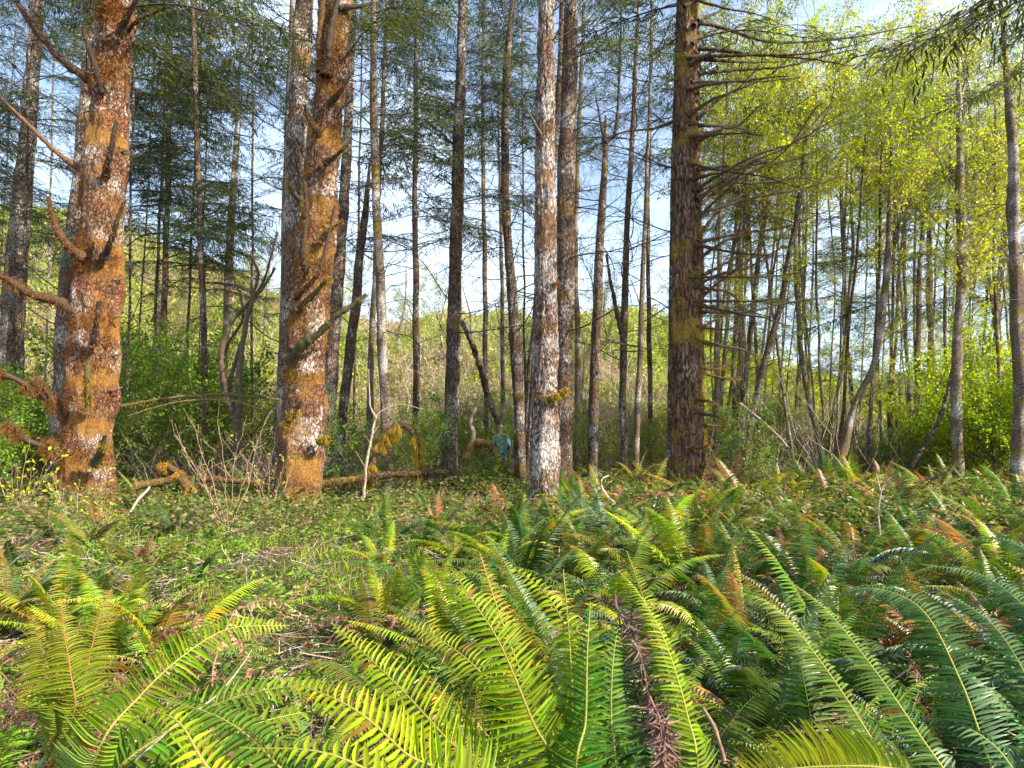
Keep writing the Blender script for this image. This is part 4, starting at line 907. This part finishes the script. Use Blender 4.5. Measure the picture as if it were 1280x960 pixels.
for pts in ([(75, 900, 2.4), (62, 850, 2.4), (48, 800, 2.5), (38, 765, 2.6)], [(90, 900, 2.4), (88, 840, 2.4), (80, 790, 2.5), (75, 745, 2.6)], [(95, 900, 2.5), (110, 830, 2.6), (125, 770, 2.7), (140, 735, 2.8)]):
    hero_frond(hJ, pts, .10, (.20, .28, .02), (.32, .26, .03), 33, crown=cr, rach=(.42, .22, .06))
# every hero plant also has ordinary fronds filling its heart
for root, pal, n, sz in [(hA, (GREEN, LIME), 5, .6), (hB, (GREEN, LIME), 5, .6), (hC, (GREEN,), 5, .6), (hD, (GREEN, LIME), 7, .75), (hE, (GREEN, LIME), 9, .8), (hF, (GREEN,), 5, .55), (hG, (BLUEG, GREEN), 9, .8), (hH, (BLUEG,), 4, .5), (hI, (BLUEG,), 9, .9), (hJ, (LIME, AMBER), 9, .8)]:
    fern(root.location.x, root.location.y, '', None, pal, n, sz, 3, empty=root)
# brown dead fronds hanging in front of the lime ferns
dead1 = thing('dead_fern', 'shrivelled brown frond hanging among the lime ferns right of bottom centre', 'dead fern', (.35, 1.7, .05))
for pts, hw in [([(735, 742, 1.6), (775, 765, 1.55), (800, 820, 1.5), (812, 880, 1.48)], .035), ([(800, 850, 1.5), (825, 900, 1.47), (840, 960, 1.45), (845, 1000, 1.4)], .04), ([(812, 870, 1.45), (830, 920, 1.42), (822, 990, 1.4)], .03)]:
    hw *= 1.5; P = crm([W(*p) for p in pts], 40) - np.array(dead1.location); N = unit(rng.normal(0, 1, P.shape)); mb = MB(); mb.tube(P, .0025, 5, (.24, .14, .09))
    M, Q, v = frond_layout(P, hw, N, 70, .5, None, .7, 1.5, .6, missing=.1); mb.inst(PIN[0], PIN[1], M, Q, np.array([.20, .12, .085])[None] * (1 + rng.normal(0, .25, (len(v), 1)))); obj('dead_frond', mb.mesh('frond', M_DEAD), dead1)

# --- the named mid-distance plants
named = [
 (150, 4.3, 'lime green sword fern in full sun in front of the far left mossy tree', (LIME,), 16, .85, 2), (95, 4.9, 'yellowing sword fern left of the sunny lime one', (LIME, AMBER), 13, .8, 2),
 (215, 4.2, 'low spreading sword fern with amber frond right of the sunny lime one', (GREEN, LIME, AMBER), 16, .9, 2), (15, 5.0, 'dull green sword fern at the left edge before the mossy tree', (GREEN, AMBER), 13, .8, 3),
 (40, 3.5, 'amber tinged sword fern with orange stems near the left edge', (AMBER, LIME), 12, .8, 4), (290, 3.7, 'sparse sword fern over brown dead fronds left of the clearing', (GREEN,), 8, .7, 9),
 (585, 4.2, 'sword fern on the right rim of the clearing with brown skirt', (GREEN, LIME), 14, .95, 7), (545, 5.6, 'pale sword fern behind the clearing with fine arching fronds', (GREEN, LIME), 13, .8, 3),
 (855, 6.0, 'tall sword fern with amber upright frond in front of the stout red trunk', (GREEN, AMBER, LIME), 15, 1.05, 2), (770, 5.0, 'upright green sword fern in the middle of the fern bank', (GREEN, LIME), 15, 1.0, 3),
 (720, 3.6, 'pink tipped sword fern behind the deep green upright one', (GREEN, AMBER), 15, .95, 3), (640, 3.3, 'dark green sword fern behind the tall lime one', (GREEN,), 14, .9, 4),
 (930, 3.2, 'dark sword fern with fine fronds left of the pale green arching one', (BLUEG, GREEN), 16, .95, 4),
 (598, 17.5, 'tall olive sword fern hiding the legs of the person', (OLIVEF, GREEN), 16, 1.0, 4), (628, 17.0, 'dark green sword fern right below the person', (GREEN,), 16, 1.0, 4),  (618, 18.8, 'olive sword fern tight against the left leg of the person', (OLIVEF, GREEN), 18, 1.25, 2), (632, 19.2, 'green sword fern covering the knees of the person', (GREEN, OLIVEF), 20, 1.25, 2), (643, 18.4, 'tall green sword fern between the person and the pale furrowed trunk', (GREEN,), 16, 1.2, 2), (655, 18.3, 'green sword fern just right of the person', (GREEN, OLIVEF), 15, 1.0, 3), (570, 15.5, 'olive sword fern below the crooked snag', (OLIVEF,), 14, .9, 4), (612, 14, 'brown skirted sword fern in front of the humped mossy branch', (GREEN, OLIVEF), 13, .85, 7),
 (400, 2.3, 'dark green sword fern at the near edge of the clearing', (GREEN,), 10, .6, 3), (480, 2.35, 'low green sword fern tucked behind the sweeping lime fronds', (GREEN, BLUEG), 10, .6, 3)]
taken = [(o.location.x, o.location.y) for o in (hA, hB, hC, hD, hE, hF, hG, hH, hI, hI2, hJ)]
for px, d, lab, pal, n, sz, dd in named:
    x, y = at(px, d); fern(x, y, lab, None, pal, n, sz, dd); taken.append((x, y))
taken = np.array(taken)
# --- the fern fields
PALS = {'g': ('green', (GREEN,)), 'b': ('blue green', (BLUEG, BLUEG, GREEN)), 'l': ('lime green', (LIME, LIME, GREEN)), 'o': ('olive', (OLIVEF, OLIVEF, GREEN)), 'd': ('dark green', (DARKF, DARKF, GREEN)), 'a': ('rusty amber', (AMBER, OLIVEF, (DEADC[0], DEADC[1])))}
PIX = 'ggbooodddal'
def field(n, test, mind, label, group, pal, size, nf, dead, tries=30000, ylim=(2, 20), xlim=(-14, 14)):
    global taken; c = 0
    for _ in range(tries):
        if c >= n: break
        y = rng.uniform(*ylim); x = rng.uniform(*xlim); px = pxof(x, y)
        if not test(px, y) or ((taken - (x, y)) ** 2).sum(1).min() < (mind * (.9 + .02 * y)) ** 2: continue
        nm, pl = PALS[PIX[rng.integers(len(PIX))]] if pal is None else PALS[pal[rng.integers(len(pal))]]; sc = rng.uniform(.75, 1.2); row = 'front' if y < 3.6 else 'second row' if y < 5.2 else 'third row' if y < 7 else 'middle' if y < 9.5 else 'rear' if y < 12.5 else 'farthest'
        fern(x, y, '%s %s sword fern, %s, %s' % (('small' if sc < .9 else 'large' if sc > 1.08 else 'medium'), nm, row, where(px)), group, pl, max(6, int(rng.normal(nf, 2))), size * sc, rng.integers(dead[0], dead[1] + 1)); taken = np.vstack([taken, (x, y)]); c += 1
    return c
n1 = field(95, lambda p, y: 600 + (y - 3) * 6 < p < 1420 and y < 9, .50, 'arching green sword fern in the near part of the crowded fern bank at right', 'ferns of the right bank, near', 'ggbbooodddlal', .85, 14, (2, 5), ylim=(2.1, 9), xlim=(-1, 9))
n2 = field(110, lambda p, y: 690 < p < 1380 and y >= 9, .62, 'sword fern with rusty brown fronds in the far part of the fern bank before the alders', 'ferns of the right bank, far', 'goooodaalaa', .98, 14, (4, 7), ylim=(9, 17), xlim=(-1, 14))
n3 = field(42, lambda p, y: -80 < p < 620 and y >= 12.6, .62, 'sword fern in the shaded band behind the two mossy trees', 'ferns behind the mossy trees', 'ggdloba', .85, 13, (1, 3), ylim=(12.6, 19), xlim=(-13, 1))
n4 = field(22, lambda p, y: -160 < p < 300 and y < 5.6 and y > 2.2, .62, 'sword fern in the tangled fern patch at the left foreground', 'ferns of the left foreground', 'lgoaol', .70, 12, (3, 6), ylim=(2.2, 5.6), xlim=(-5, 0))
n5 = field(16, lambda p, y: 470 < p < 700 and 6 < y < 12.5, .7, 'small sword fern on the litter between the clearing and the pale furrowed trunk', 'ferns in front of the pale trunk', 'glooa', .6, 11, (2, 5), ylim=(6, 12.5), xlim=(-3, 1))
n7 = field(16, lambda p, y: -80 < p < 290, .7, '', 'ferns between the left foreground and the mossy tree', 'lgoaodg', .62, 11, (3, 6), ylim=(5.2, 10.3), xlim=(-8, -1))
n8 = field(12, lambda p, y: 480 < p < 640, .55, '', 'ferns on the right rim of the clearing', 'glogo', .72, 12, (3, 6), ylim=(3.4, 8.5), xlim=(-2, 0))
n9 = field(12, lambda p, y: 130 < p < 600, .6, '', 'ferns beside the mossy logs', 'gdog', .6, 10, (2, 4), ylim=(10.6, 12.6), xlim=(-8, 0))
n6 = field(8, lambda p, y: -60 < p < 200 and 6 < y < 11, .9, 'small dark sword fern by the foot of the far left mossy tree', 'ferns at the foot of the left tree', 'gdo', .6, 9, (1, 3), ylim=(6, 11), xlim=(-9, -3))
print('ferns', n1, n2, n3, n4, n5, n6)

# ================================================================== GROUND COVER
def scatter(name, label, cat, n, xr, yr, tpl, faces, ln, wr, cols, mode, mat, seed, test=None, dens=None, zoff=(0, .03), ypow=1.):
    r = np.random.default_rng(seed); y = yr[0] + (yr[1] - yr[0]) * r.random(n) ** ypow; px = r.uniform(*xr, n); x = (px - 640) / F * y
    if dens is not None:
        c = vnoise(np.stack([x * dens[0], y * dens[0], x * 0 + seed], -1), 50) + .5 * vnoise(np.stack([x * dens[0] * 3, y * dens[0] * 3, x * 0], -1), 51); k = c + r.normal(0, .12, n) > dens[1]; x, y, px = x[k], y[k], px[k]
    if test is not None: k = test(px, y); x, y = x[k], y[k]
    n = len(x); z = ground(x, y) + r.uniform(*zoff, n)
    if mode == 'up': D = unit(np.stack([r.normal(0, .35, n), r.normal(0, .35, n), np.ones(n)], -1)); Nn = rdir(n, r)
    elif mode == 'flat': D = rdir(n, r); D[:, 2] *= .35; D[:, 2] += .08; D = unit(D); Nn = unit(r.normal(0, .45, (n, 3)) + [0, 0, 1])
    else: D = rdir(n, r); D[:, 2] = D[:, 2] * .4 + .15; D = unit(D); Nn = rdir(n, r)
    M = frames(D, Nn); l = r.uniform(*ln, n); M = M * np.stack([l, l * wr * r.uniform(.7, 1.3, n), l], -1)[:, None, :]
    cc = np.array(cols); col = np.clip(cc[r.integers(len(cc), size=n)] * (1 + r.normal(0, .2, (n, 1))), .01, 1)
    mb = MB(); mb.inst(tpl, faces, M, np.stack([x, y, z], -1), col); return tag(obj(name, mb.mesh(name, mat), kind='stuff'), label, cat)
scatter('leaf_litter', 'brown leaf and fern litter covering the forest floor', 'litter', 80000, (-120, 1400), (1.5, 19), PIN_S[0], PIN_S[1], (.02, .06), .4, [(.34, .20, .13), (.24, .13, .08), (.46, .33, .23), (.15, .09, .06), (.55, .44, .33)], 'mess', M_DEAD, 1, ypow=.8)
scatter('ground_leaves', 'low dark green bramble and ivy leaves creeping over the clearing', 'ground cover', 85000, (-120, 1300), (1.6, 14), LEAF[0], LEAF[1], (.015, .038), .75, [(.05, .11, .03), (.08, .15, .04), (.04, .09, .04), (.12, .19, .04), (.17, .21, .06)], 'flat', M_LEAF, 2, dens=(1.1, -.25), zoff=(.0, .09), ypow=.75)
scatter('near_ground_leaves', 'dark green creeping leaves and moss on the near floor of the clearing', 'ground cover', 60000, (60, 760), (1.8, 7.5), LEAF[0], LEAF[1], (.010, .026), .75, [(.05, .12, .04), (.09, .17, .05), (.04, .09, .04), (.16, .24, .05), (.30, .32, .14)], 'flat', M_LEAF, 12, dens=(1.3, -.35), zoff=(.0, .05))
scatter('grass', 'bright fresh grass tufts at the far side of the clearing', 'grass', 22000, (100, 780), (5.5, 14), BLADE_T, BLADE_F, (.07, .20), .06, [(.20, .34, .03), (.30, .42, .04), (.14, .26, .03), (.38, .42, .10)], 'up', M_LEAF, 3, dens=(1.5, .12))
scatter('seedlings', 'light green seedlings dotted over the clearing', 'ground cover', 24000, (-60, 760), (3, 12), LEAF[0], LEAF[1], (.04, .09), .35, [(.18, .30, .03), (.13, .24, .03), (.28, .38, .04)], 'mess', M_LEAF, 4, dens=(1.6, .08), zoff=(.02, .18))
scatter('undergrowth', 'fine mixed green and straw coloured undergrowth between the ferns', 'ground cover', 110000, (-100, 1380), (8, 21), LEAF_S[0], LEAF_S[1], (.04, .10), .4, [(.10, .18, .03), (.18, .26, .04), (.30, .22, .10), (.07, .13, .03), (.34, .30, .14)], 'mess', M_LEAF, 6, dens=(.7, -.3), zoff=(.02, .42))

def twig_mess(name, label, n, xr, yr, seed, ln=(.15, .6), rad=.003, cols=((.35, .24, .17), (.5, .42, .34), (.2, .13, .09)), h=.12):
    r = np.random.default_rng(seed); mb = MB(); cols = np.array(cols)
    for k in range(n):
        y = r.uniform(*yr); x = (r.uniform(*xr) - 640) / F * y; z = float(ground(x, y)) + r.uniform(.01, h); l = r.uniform(*ln); a = r.uniform(0, 6.28)
        u = np.linspace(-.5, .5, 6)[:, None]; P = np.array([x, y, z]) + np.array([math.cos(a), math.sin(a), r.normal(.1, .3)]) * l * u + r.normal(0, .02, (6, 3)) * l
        P[:, 2] = np.maximum(P[:, 2], ground(P[:, 0], P[:, 1]) + .004); mb.tube(P, rad * r.uniform(.6, 1.6), 4, cols[r.integers(len(cols))])
    return tag(obj(name, mb.mesh(name, M_WOOD), kind='stuff'), label, 'twigs')
twig_mess('fallen_twigs', 'fine fallen twigs strewn over the clearing and between the ferns', 4200, (-60, 1300), (2, 14), 11)

# dead bracken heaps in the clearing (brown, pinkish)
for px, d, lab in [(225, 3.3, 'heap of pinkish dead fern fronds left of the clearing'), (285, 4.6, 'flattened brown dead fern on the left rim of the clearing'), (170, 3.0, 'curled rust brown dead fern at lower left'), (60, 3.2, 'rust coloured dead fern heap near the left edge'),
                   (120, 2.6, 'pinkish brown dead fern fronds between the orange stemmed ferns and the arching lime fronds'), (255, 2.9, 'tangle of dry pink fern fronds above the arching lime fronds'), (500, 4.7, 'brown dead fern fronds drooping into the clearing from the right'), (640, 2.7, 'dark brown dead fern behind the tall lime fern'), (740, 4.2, 'dried brown fern cluster in the middle of the bank'), (800, 3.4, 'crumpled brown fern right of the pink tipped sword fern'),
                   (990, 2.6, 'orange brown dead fern near the bottom edge at right'), (1090, 5.0, 'brown dead fern standing in the right part of the bank'), (1020, 6.5, 'withered reddish fern in the middle distance at right'), (620, 12.0, 'grey brown dead fern pile at the foot of the pale furrowed trunk')]:
    x, y = at(px, d); root = thing('dead_fern', lab, 'dead fern', (x, y, float(ground(x, y))))
    for k in range(9):
        o = obj('dead_frond', DEADF[rng.integers(4)], root, (rng.normal(0, .12), rng.normal(0, .12), rng.uniform(0, .15) + (.22 if px < 320 and d < 4 else 0))); s = rng.uniform(.5, .95)
        o.rotation_euler = (rng.normal(0, .5), rng.normal(.2, .3), rng.uniform(0, 6.28)); o.scale = (s, s, s); o.color = (*pick(DEADC, .2), 1)

# broad seedling plants with few big leaves
def stemmy(label, px, d, h, nst, nl, col, lf=(.04, .08), wood=(.4, .28, .18), lean=.6, group=None, name='sapling', rad=.006):
    x, y = at(px, d); z = float(ground(x, y)) - .02; root = thing(name, label, 'sapling', (x, y, z), group)
    mb = MB(); lb = MB(); Ps = []
    for k in range(nst):
        a = rng.uniform(0, 6.28); u = np.linspace(0, 1, 12)[:, None]; hh = h * rng.uniform(.6, 1.1)
        P = np.array([math.cos(a) * lean * hh, math.sin(a) * lean * hh * .5, hh]) * u + rng.normal(0, .025 * hh, (12, 3)).cumsum(0) * .5; P[0] = 0
        mb.tube(P, rad * (1 - .75 * u[:, 0]), 5, wood); Ps.append(P[4:])
        for C, q in side_twigs(rng, P, .3, .95, 6, lambda q: .35 * hh * (1 - q) + .08, .7, -.1, .4): mb.tube(C, rad * .4, 3, wood); Ps.append(C[2:])
    Ps = np.concatenate(Ps); pos = Ps[rng.integers(len(Ps), size=nl)]; D = rdir(nl); D[:, 2] += .2; M = frames(D, unit(rng.normal(0, .6, (nl, 3)) + [0, -.4, .8])); l = rng.uniform(*lf, nl); M = M * np.stack([l, l * .7, l], -1)[:, None, :]
    lb.inst(LEAF[0], LEAF[1], M, pos, np.array(col)[None] * (1 + rng.normal(0, .15, (nl, 1)))); obj('stem', mb.mesh('stem', M_WOOD), root); obj('leaves', lb.mesh('leaves', M_LEAF), root); return root
BUD = (.46, .52, .02)
stemmy('twiggy seedling with round yellow green leaves at the foot of the far left mossy tree', 100, 9.5, .9, 6, 70, BUD, (.04, .07)); stemmy('yellow leafed seedling at the left edge beside the mossy tree', 30, 10, 1.3, 7, 90, BUD, (.04, .08))
stemmy('yellow leafed seedling just right of the far left mossy tree', 150, 9.2, .6, 5, 40, BUD, (.04, .07))
stemmy('straw coloured bare shrub with tiny pale buds leaning on the second mossy tree', 290, 9.2, 1.6, 8, 90, (.5, .52, .10), (.02, .045), (.48, .32, .2), .5)
stemmy('budding twigs in front of the second mossy tree', 340, 10.2, 1.2, 6, 90, (.48, .5, .06), (.025, .05), (.40, .25, .16), .35)
stemmy('small seedling with yellow leaves at the foot of the pale furrowed trunk', 668, 10.4, .6, 5, 40, BUD, (.03, .06)); stemmy('green seedling beside the stout red trunk foot', 822, 10.5, .6, 6, 70, (.28, .42, .03), (.04, .07))

# ================================================================== LOGS, STICKS AND CROOKED TREES
def piece(name, label, cat, pts, r0, r1, mat=None, col=(.5, .42, .34), moss=0, mcol=MOSSY, ml=(.03, .1), ns=10, knob=.15, twigs=0, down=1.4, mwd=.006):
    P0 = W(*pts[0]); root = thing(name, label, cat, tuple(P0)); limb(root, pts, r0, r1, col, moss, mcol, ml, 'trunk' if cat != 'stick' else 'shaft', mat, knob, ns, twigs, down, mwd, 0); return root
piece('mossy_branch', 'bent branch draped in thick yellow moss in front of the white spotted trunk', 'mossy branch', [(457, 600, 12.6), (466, 578, 12.6), (478, 552, 12.6), (492, 536, 12.6), (506, 532, 12.6), (518, 542, 12.6), (523, 560, 12.6), (525, 590, 12.6)], 11, 7, B_LOG, moss=9000, mcol=(.40, .30, .02), ml=(.04, .20), mwd=.006, down=2.6)
piece('fallen_log', 'red brown rotten log hung with moss under the yellow moss arch', 'log', [(395, 606, 12.4), (440, 600, 12.4), (480, 594, 12.4), (520, 592, 12.5), (560, 590, 12.6)], 11, 8, B_LOG, moss=2500, mcol=(.20, .13, .045), ml=(.04, .15))
piece('fallen_log', 'rotten log with orange moss lying right of the far left mossy tree', 'log', [(170, 608, 11.6), (215, 600, 11.7), (270, 600, 11.9), (330, 604, 12)], 12, 8, B_LOG, moss=1800, mcol=(.20, .13, .045), ml=(.03, .10))
piece('mossy_stump', 'upturned orange mossy root beside the rotten log', 'stump', [(236, 612, 11), (226, 596, 11), (212, 584, 11), (200, 582, 11)], 16, 5, B_LOG, moss=2200, mcol=(.42, .22, .03), ml=(.03, .12))
piece('mossy_branch', 'curved mossy broken branch humped over the ferns beside the person', 'mossy branch', [(582, 572, 16), (590, 558, 16), (603, 553, 16), (613, 557, 16), (618, 566, 16), (624, 578, 16)], 11, 7, B_LOG, moss=1600, mcol=(.30, .26, .02), ml=(.03, .1))
piece('snag', 'short pale crooked snag left of the person', 'snag', [(583, 572, 16.5), (590, 556, 16.5), (592, 542, 16.5), (588, 528, 16.5), (594, 508, 16.5)], 8, 4, None, (.36, .26, .2), ns=9)
piece('leaning_pole', 'dead pole leaning left from behind the person to the dark straight trunk', 'dead tree', [(630, 545, 21), (612, 500, 20), (594, 440, 19), (574, 396, 18)], 9, 5, B_DARK, ns=12, twigs=6)
piece('bare_sapling', 'pale bare sapling forking low in front of the yellow moss arch', 'sapling', [(455, 622, 9.5), (457, 600, 9.5), (462, 560, 9.5), (466, 540, 9.5), (470, 520, 9.5)], 3.6, 2.6, None, (.42, .32, .22), twigs=5)
piece('bare_twig', 'pale left fork of the bare sapling bending up', 'twig', [(469, 521, 9.5), (463, 508, 9.5), (462, 490, 9.5), (461, 462, 9.5)], 2.6, 1.0, None, (.42, .32, .22))
piece('bare_twig', 'pale right fork of the bare sapling reaching over the moss arch', 'twig', [(469, 521, 9.5), (480, 512, 9.5), (498, 506, 9.5), (530, 512, 9.4)], 2.2, .8, None, (.42, .32, .22))
piece('fallen_stick', 'whitish broken stick propped in the seedlings right of the far left mossy tree', 'stick', [(163, 640, 8.6), (172, 626, 8.7), (180, 618, 8.8), (187, 609, 8.9)], 3.6, 2.8, None, (.48, .40, .33))
piece('fallen_stick', 'pale thin stick lying on the fern fronds at lower left', 'stick', [(170, 950, 1.5), (225, 902, 1.55), (270, 870, 1.7), (300, 835, 1.9), (315, 812, 2.1)], 3.4, 1.6, None, (.62, .52, .42))
piece('fallen_stick', 'dark broken stick standing among the ferns at lower right', 'stick', [(905, 950, 1.6), (893, 910, 1.6), (878, 886, 1.65)], 6, 4, None, (.28, .18, .13))
piece('fallen_stick', 'greyish forked stick poking from the middle of the fern bank', 'stick', [(1100, 668, 5.2), (1098, 640, 5.2), (1103, 610, 5.2), (1115, 596, 5.2)], 3, 1.4, None, (.38, .31, .25), twigs=3)
piece('fallen_stick', 'grey curved branch sloping down from the leaning alders', 'stick', [(925, 505, 14.5), (950, 525, 14), (975, 548, 13.5), (985, 560, 13)], 5, 3, None, (.3, .23, .18), twigs=3)
piece('fallen_stick', 'pale hooked twig between the pale trunk and the stout red trunk', 'stick', [(770, 630, 10), (755, 614, 10), (752, 600, 10), (762, 594, 10)], 2.6, 1.6, None, (.7, .62, .55))
piece('fallen_branch', 'long dead branch lying level across the undergrowth between the mossy trees', 'branch', [(150, 508, 13.5), (200, 499, 13.5), (260, 494, 13.5), (320, 496, 13.5), (352, 500, 13.5)], 5, 3, None, (.16, .12, .04), 300, (.26, .22, .03), twigs=9)
piece('fallen_branch', 'thin drooping dead branch beneath the level one between the mossy trees', 'branch', [(345, 522, 13.2), (315, 508, 13.2), (280, 500, 13.2), (220, 503, 13.2), (160, 520, 13.2)], 4, 2, None, (.2, .15, .06), twigs=8)
vm = thing('crooked_tree', 'gnarled vine maple with entwined mossy stems between the two mossy trees', 'tree', tuple(W(296, 560, 15)))
for pts, a, b, tw in [([(297, 565, 15), (296, 530, 15), (286, 500, 15), (277, 460, 15), (280, 425, 15), (295, 395, 15), (320, 370, 15), (345, 335, 15)], 11, 3, 8),
                      ([(296, 535, 15), (300, 500, 14.9), (299, 470, 14.9), (303, 430, 14.9), (309, 400, 14.9), (318, 365, 15), (322, 340, 15), (313, 320, 15)], 9, 3, 8),
                      ([(284, 490, 15.1), (292, 460, 15.1), (304, 420, 15.1), (312, 380, 15.1), (330, 350, 15.1), (347, 290, 15.1)], 7, 2.5, 8),
                      ([(290, 505, 15), (276, 470, 15.2), (285, 430, 15.2), (303, 400, 15.2), (300, 370, 15.2), (292, 345, 15.2)], 6, 2, 6)]:
    limb(vm, pts, a, b, (.13, .09, .06), 400, (.22, .18, .03), name='trunk', twigs=tw, ns=10)

# ================================================================== PERSON
def person():
    d = 20.; hd = W(626, 534, d); gx = hd[0]; gz = float(ground(gx, d)) - .02; H = hd[2] + .10 - gz
    root = thing('person', 'person in a teal jacket and blue grey trousers seen from behind, standing in the ferns', 'person', (gx, d, gz)); root.rotation_euler.z = math.radians(200) 
    s = H / 1.78
    # local: facing -Y after rotation turned ~away from camera ; built facing -Y
    def skin(name, verts, edges, rad, mat, lv=2, rootv=0):
        me = bpy.data.meshes.new(name); me.from_pydata([tuple(np.array(v) * s) for v in verts], edges, []); o = bpy.data.objects.new(name, me); COL.objects.link(o)
        o.parent = root; m = o.modifiers.new('skin', 'SKIN'); sl = me.skin_vertices[0].data if me.skin_vertices else None
        for i, rr in enumerate(rad):
            q = sl[i]; q.radius = (rr[0] * s, rr[1] * s) if isinstance(rr, tuple) else (rr * s, rr * s); q.use_root = (i == rootv)
        sb = o.modifiers.new('sub', 'SUBSURF'); sb.levels = lv; sb.render_levels = lv
        me.materials.append(mat); 
        for p in me.polygons: p.use_smooth = True
        m.use_smooth_shade = True
        return o
    def pm(name, c, ro=.8):
        m, t = newmat(name); b = nd(t, 'ShaderNodeBsdfPrincipled', Roughness=ro); nz = nd(t, 'ShaderNodeTexNoise', Scale=9.0, Detail=4.0); r = nd(t, 'ShaderNodeValToRGB')
        r.color_ramp.elements[0].position = .3; r.color_ramp.elements[1].position = .7; r.color_ramp.elements[0].color = (*[x * .75 for x in c], 1); r.color_ramp.elements[1].color = (*[x * 1.25 for x in c], 1)
        t.links.new(nz.outputs['Fac'], r.inputs[0]); t.links.new(r.outputs[0], b.inputs['Base Color']); o = nd(t, 'ShaderNodeOutputMaterial'); t.links.new(b.outputs[0], o.inputs[0]); return m
    sk, jk, tr, bt = pm('skin', (.45, .26, .18), .6), pm('jacket_cloth', (.055, .15, .18)), pm('trouser_cloth', (.06, .09, .12)), pm('boot_leather', (.06, .035, .02))
    V = [(0, 0, .95), (0, .01, 1.12), (0, .02, 1.30), (0, .01, 1.44), (0, -.005, 1.52), (0, -.015, 1.60), (0, -.02, 1.68), (0, -.01, 1.745)]
    R = [(.13, .09), (.12, .09), (.13, .09), (.08, .06), .055, .105, .115, .075]
    E = [(i, i + 1) for i in range(7)]
    def chain(a, pts, rs):
        k = a
        for p, q in zip(pts, rs): V.append(p); R.append(q); E.append((k, len(V) - 1)); k = len(V) - 1
        return k
    for sx, bend in ((-1, .22), (1, .10)):
        chain(0, [(sx * .09, 0, .88), (sx * .11, -.02, .50), (sx * .11, .03, .10), (sx * .115, -.05, .04), (sx * .12, -.15, .03)], [.085, .06, .042, .04, .03])
        w_ = chain(3, [(sx * .18, .01, 1.41), (sx * .24, .03, 1.14), (sx * .24, -bend, 1.04), (sx * .23, -bend - .06, 1.02)], [.045, .038, .03, .026])
        h = np.array(V[w_])
        for f in range(4): chain(w_, [tuple(h + [sx * (.018 - .012 * f), -.045, .0]), tuple(h + [sx * (.018 - .012 * f), -.075 + .004 * abs(f - 1), -.018]), tuple(h + [sx * (.018 - .012 * f), -.085 + .004 * abs(f - 1), -.035])], [.009, .008, .007])
        chain(w_, [tuple(h + [-sx * .03, -.02, .01]), tuple(h + [-sx * .035, -.045, 0])], [.010, .008])
    skin('body', V, E, R, sk)
    # face and ears
    bm = MB(); 
    f = skin('nose', [(0, -.105, 1.655), (0, -.128, 1.63)], [(0, 1)], [.014, .016], sk, 1)
    for sx in (-1, 1): skin('ear', [(sx * .085, .0, 1.66), (sx * .095, .012, 1.63)], [(0, 1)], [(.012, .022), (.010, .016)], sk, 1); skin('eye', [(sx * .032, -.098, 1.672), (sx * .032, -.104, 1.672)], [(0, 1)], [.009, .007], bt, 1)
    skin('mouth', [(-.022, -.100, 1.600), (0, -.106, 1.597), (.022, -.100, 1.600)], [(0, 1), (1, 2)], [.006, .008, .006], pm('lips', (.35, .12, .10)), 1)
    skin('cropped_hair', [(0, .03, 1.64), (0, .035, 1.69), (0, .01, 1.745)], [(0, 1), (1, 2)], [.092, .10, .078], pm('cropped_hair', (.33, .24, .19)))
    J = [(0, 0, .86), (0, .01, 1.0), (0, .02, 1.22), (0, .01, 1.43), (0, .005, 1.51)]; JR = [(.19, .145), (.17, .14), (.195, .14), (.17, .12), (.10, .10)]; JE = [(0, 1), (1, 2), (2, 3), (3, 4)]
    for sx, bend in ((-1, .22), (1, .10)):
        k = 3
        for p, q in [((sx * .19, .01, 1.40), .075), ((sx * .255, .03, 1.14), .062), ((sx * .25, -bend + .02, 1.045), .050)]: J.append(p); JR.append(q); JE.append((k, len(J) - 1)); k = len(J) - 1
    skin('jacket', J, JE, JR, jk, rootv=2)
    T = [(0, 0, .97), (0, 0, .90)]; TR = [(.155, .115), (.15, .115)]; TE = [(0, 1)]
    for sx in (-1, 1):
        k = 1
        for p, q in [((sx * .095, 0, .80), .098), ((sx * .112, -.02, .50), .078), ((sx * .112, .03, .12), .066)]: T.append(p); TR.append(q); TE.append((k, len(T) - 1)); k = len(T) - 1
    skin('trousers', T, TE, TR, tr)
    for sx in (-1, 1): skin('boot', [(sx * .115, .04, .12), (sx * .115, .03, .05), (sx * .118, -.06, .045), (sx * .122, -.17, .04)], [(0, 1), (1, 2), (2, 3)], [.055, .055, .05, .04], bt)
person()

grp = {}
for o in scene.objects:
    if o.parent is None and 'label' in o: grp.setdefault(o['label'], []).append(o)
for lab, os_ in grp.items():
    if len(os_) > 1:
        os_.sort(key=lambda o: o.location.x ** 2 + o.location.y ** 2); n = len(os_); num = {2: 'two', 3: 'three', 4: 'four', 5: 'five', 6: 'six', 7: 'seven'}.get(n, 'several')
        names = ['nearer', 'farther'] if n == 2 else ['nearest', 'second nearest', 'third nearest', 'fourth nearest', 'fifth nearest', 'sixth nearest'][:n - 1] + ['farthest']
        for o, t in zip(os_, names): o['label'] = '%s, %s of %s' % (lab, t, num)
for o in scene.objects:
    if 'label' in o and len(o['label'].replace(',', ' ').split()) > 16: print('LONG', o['label'])
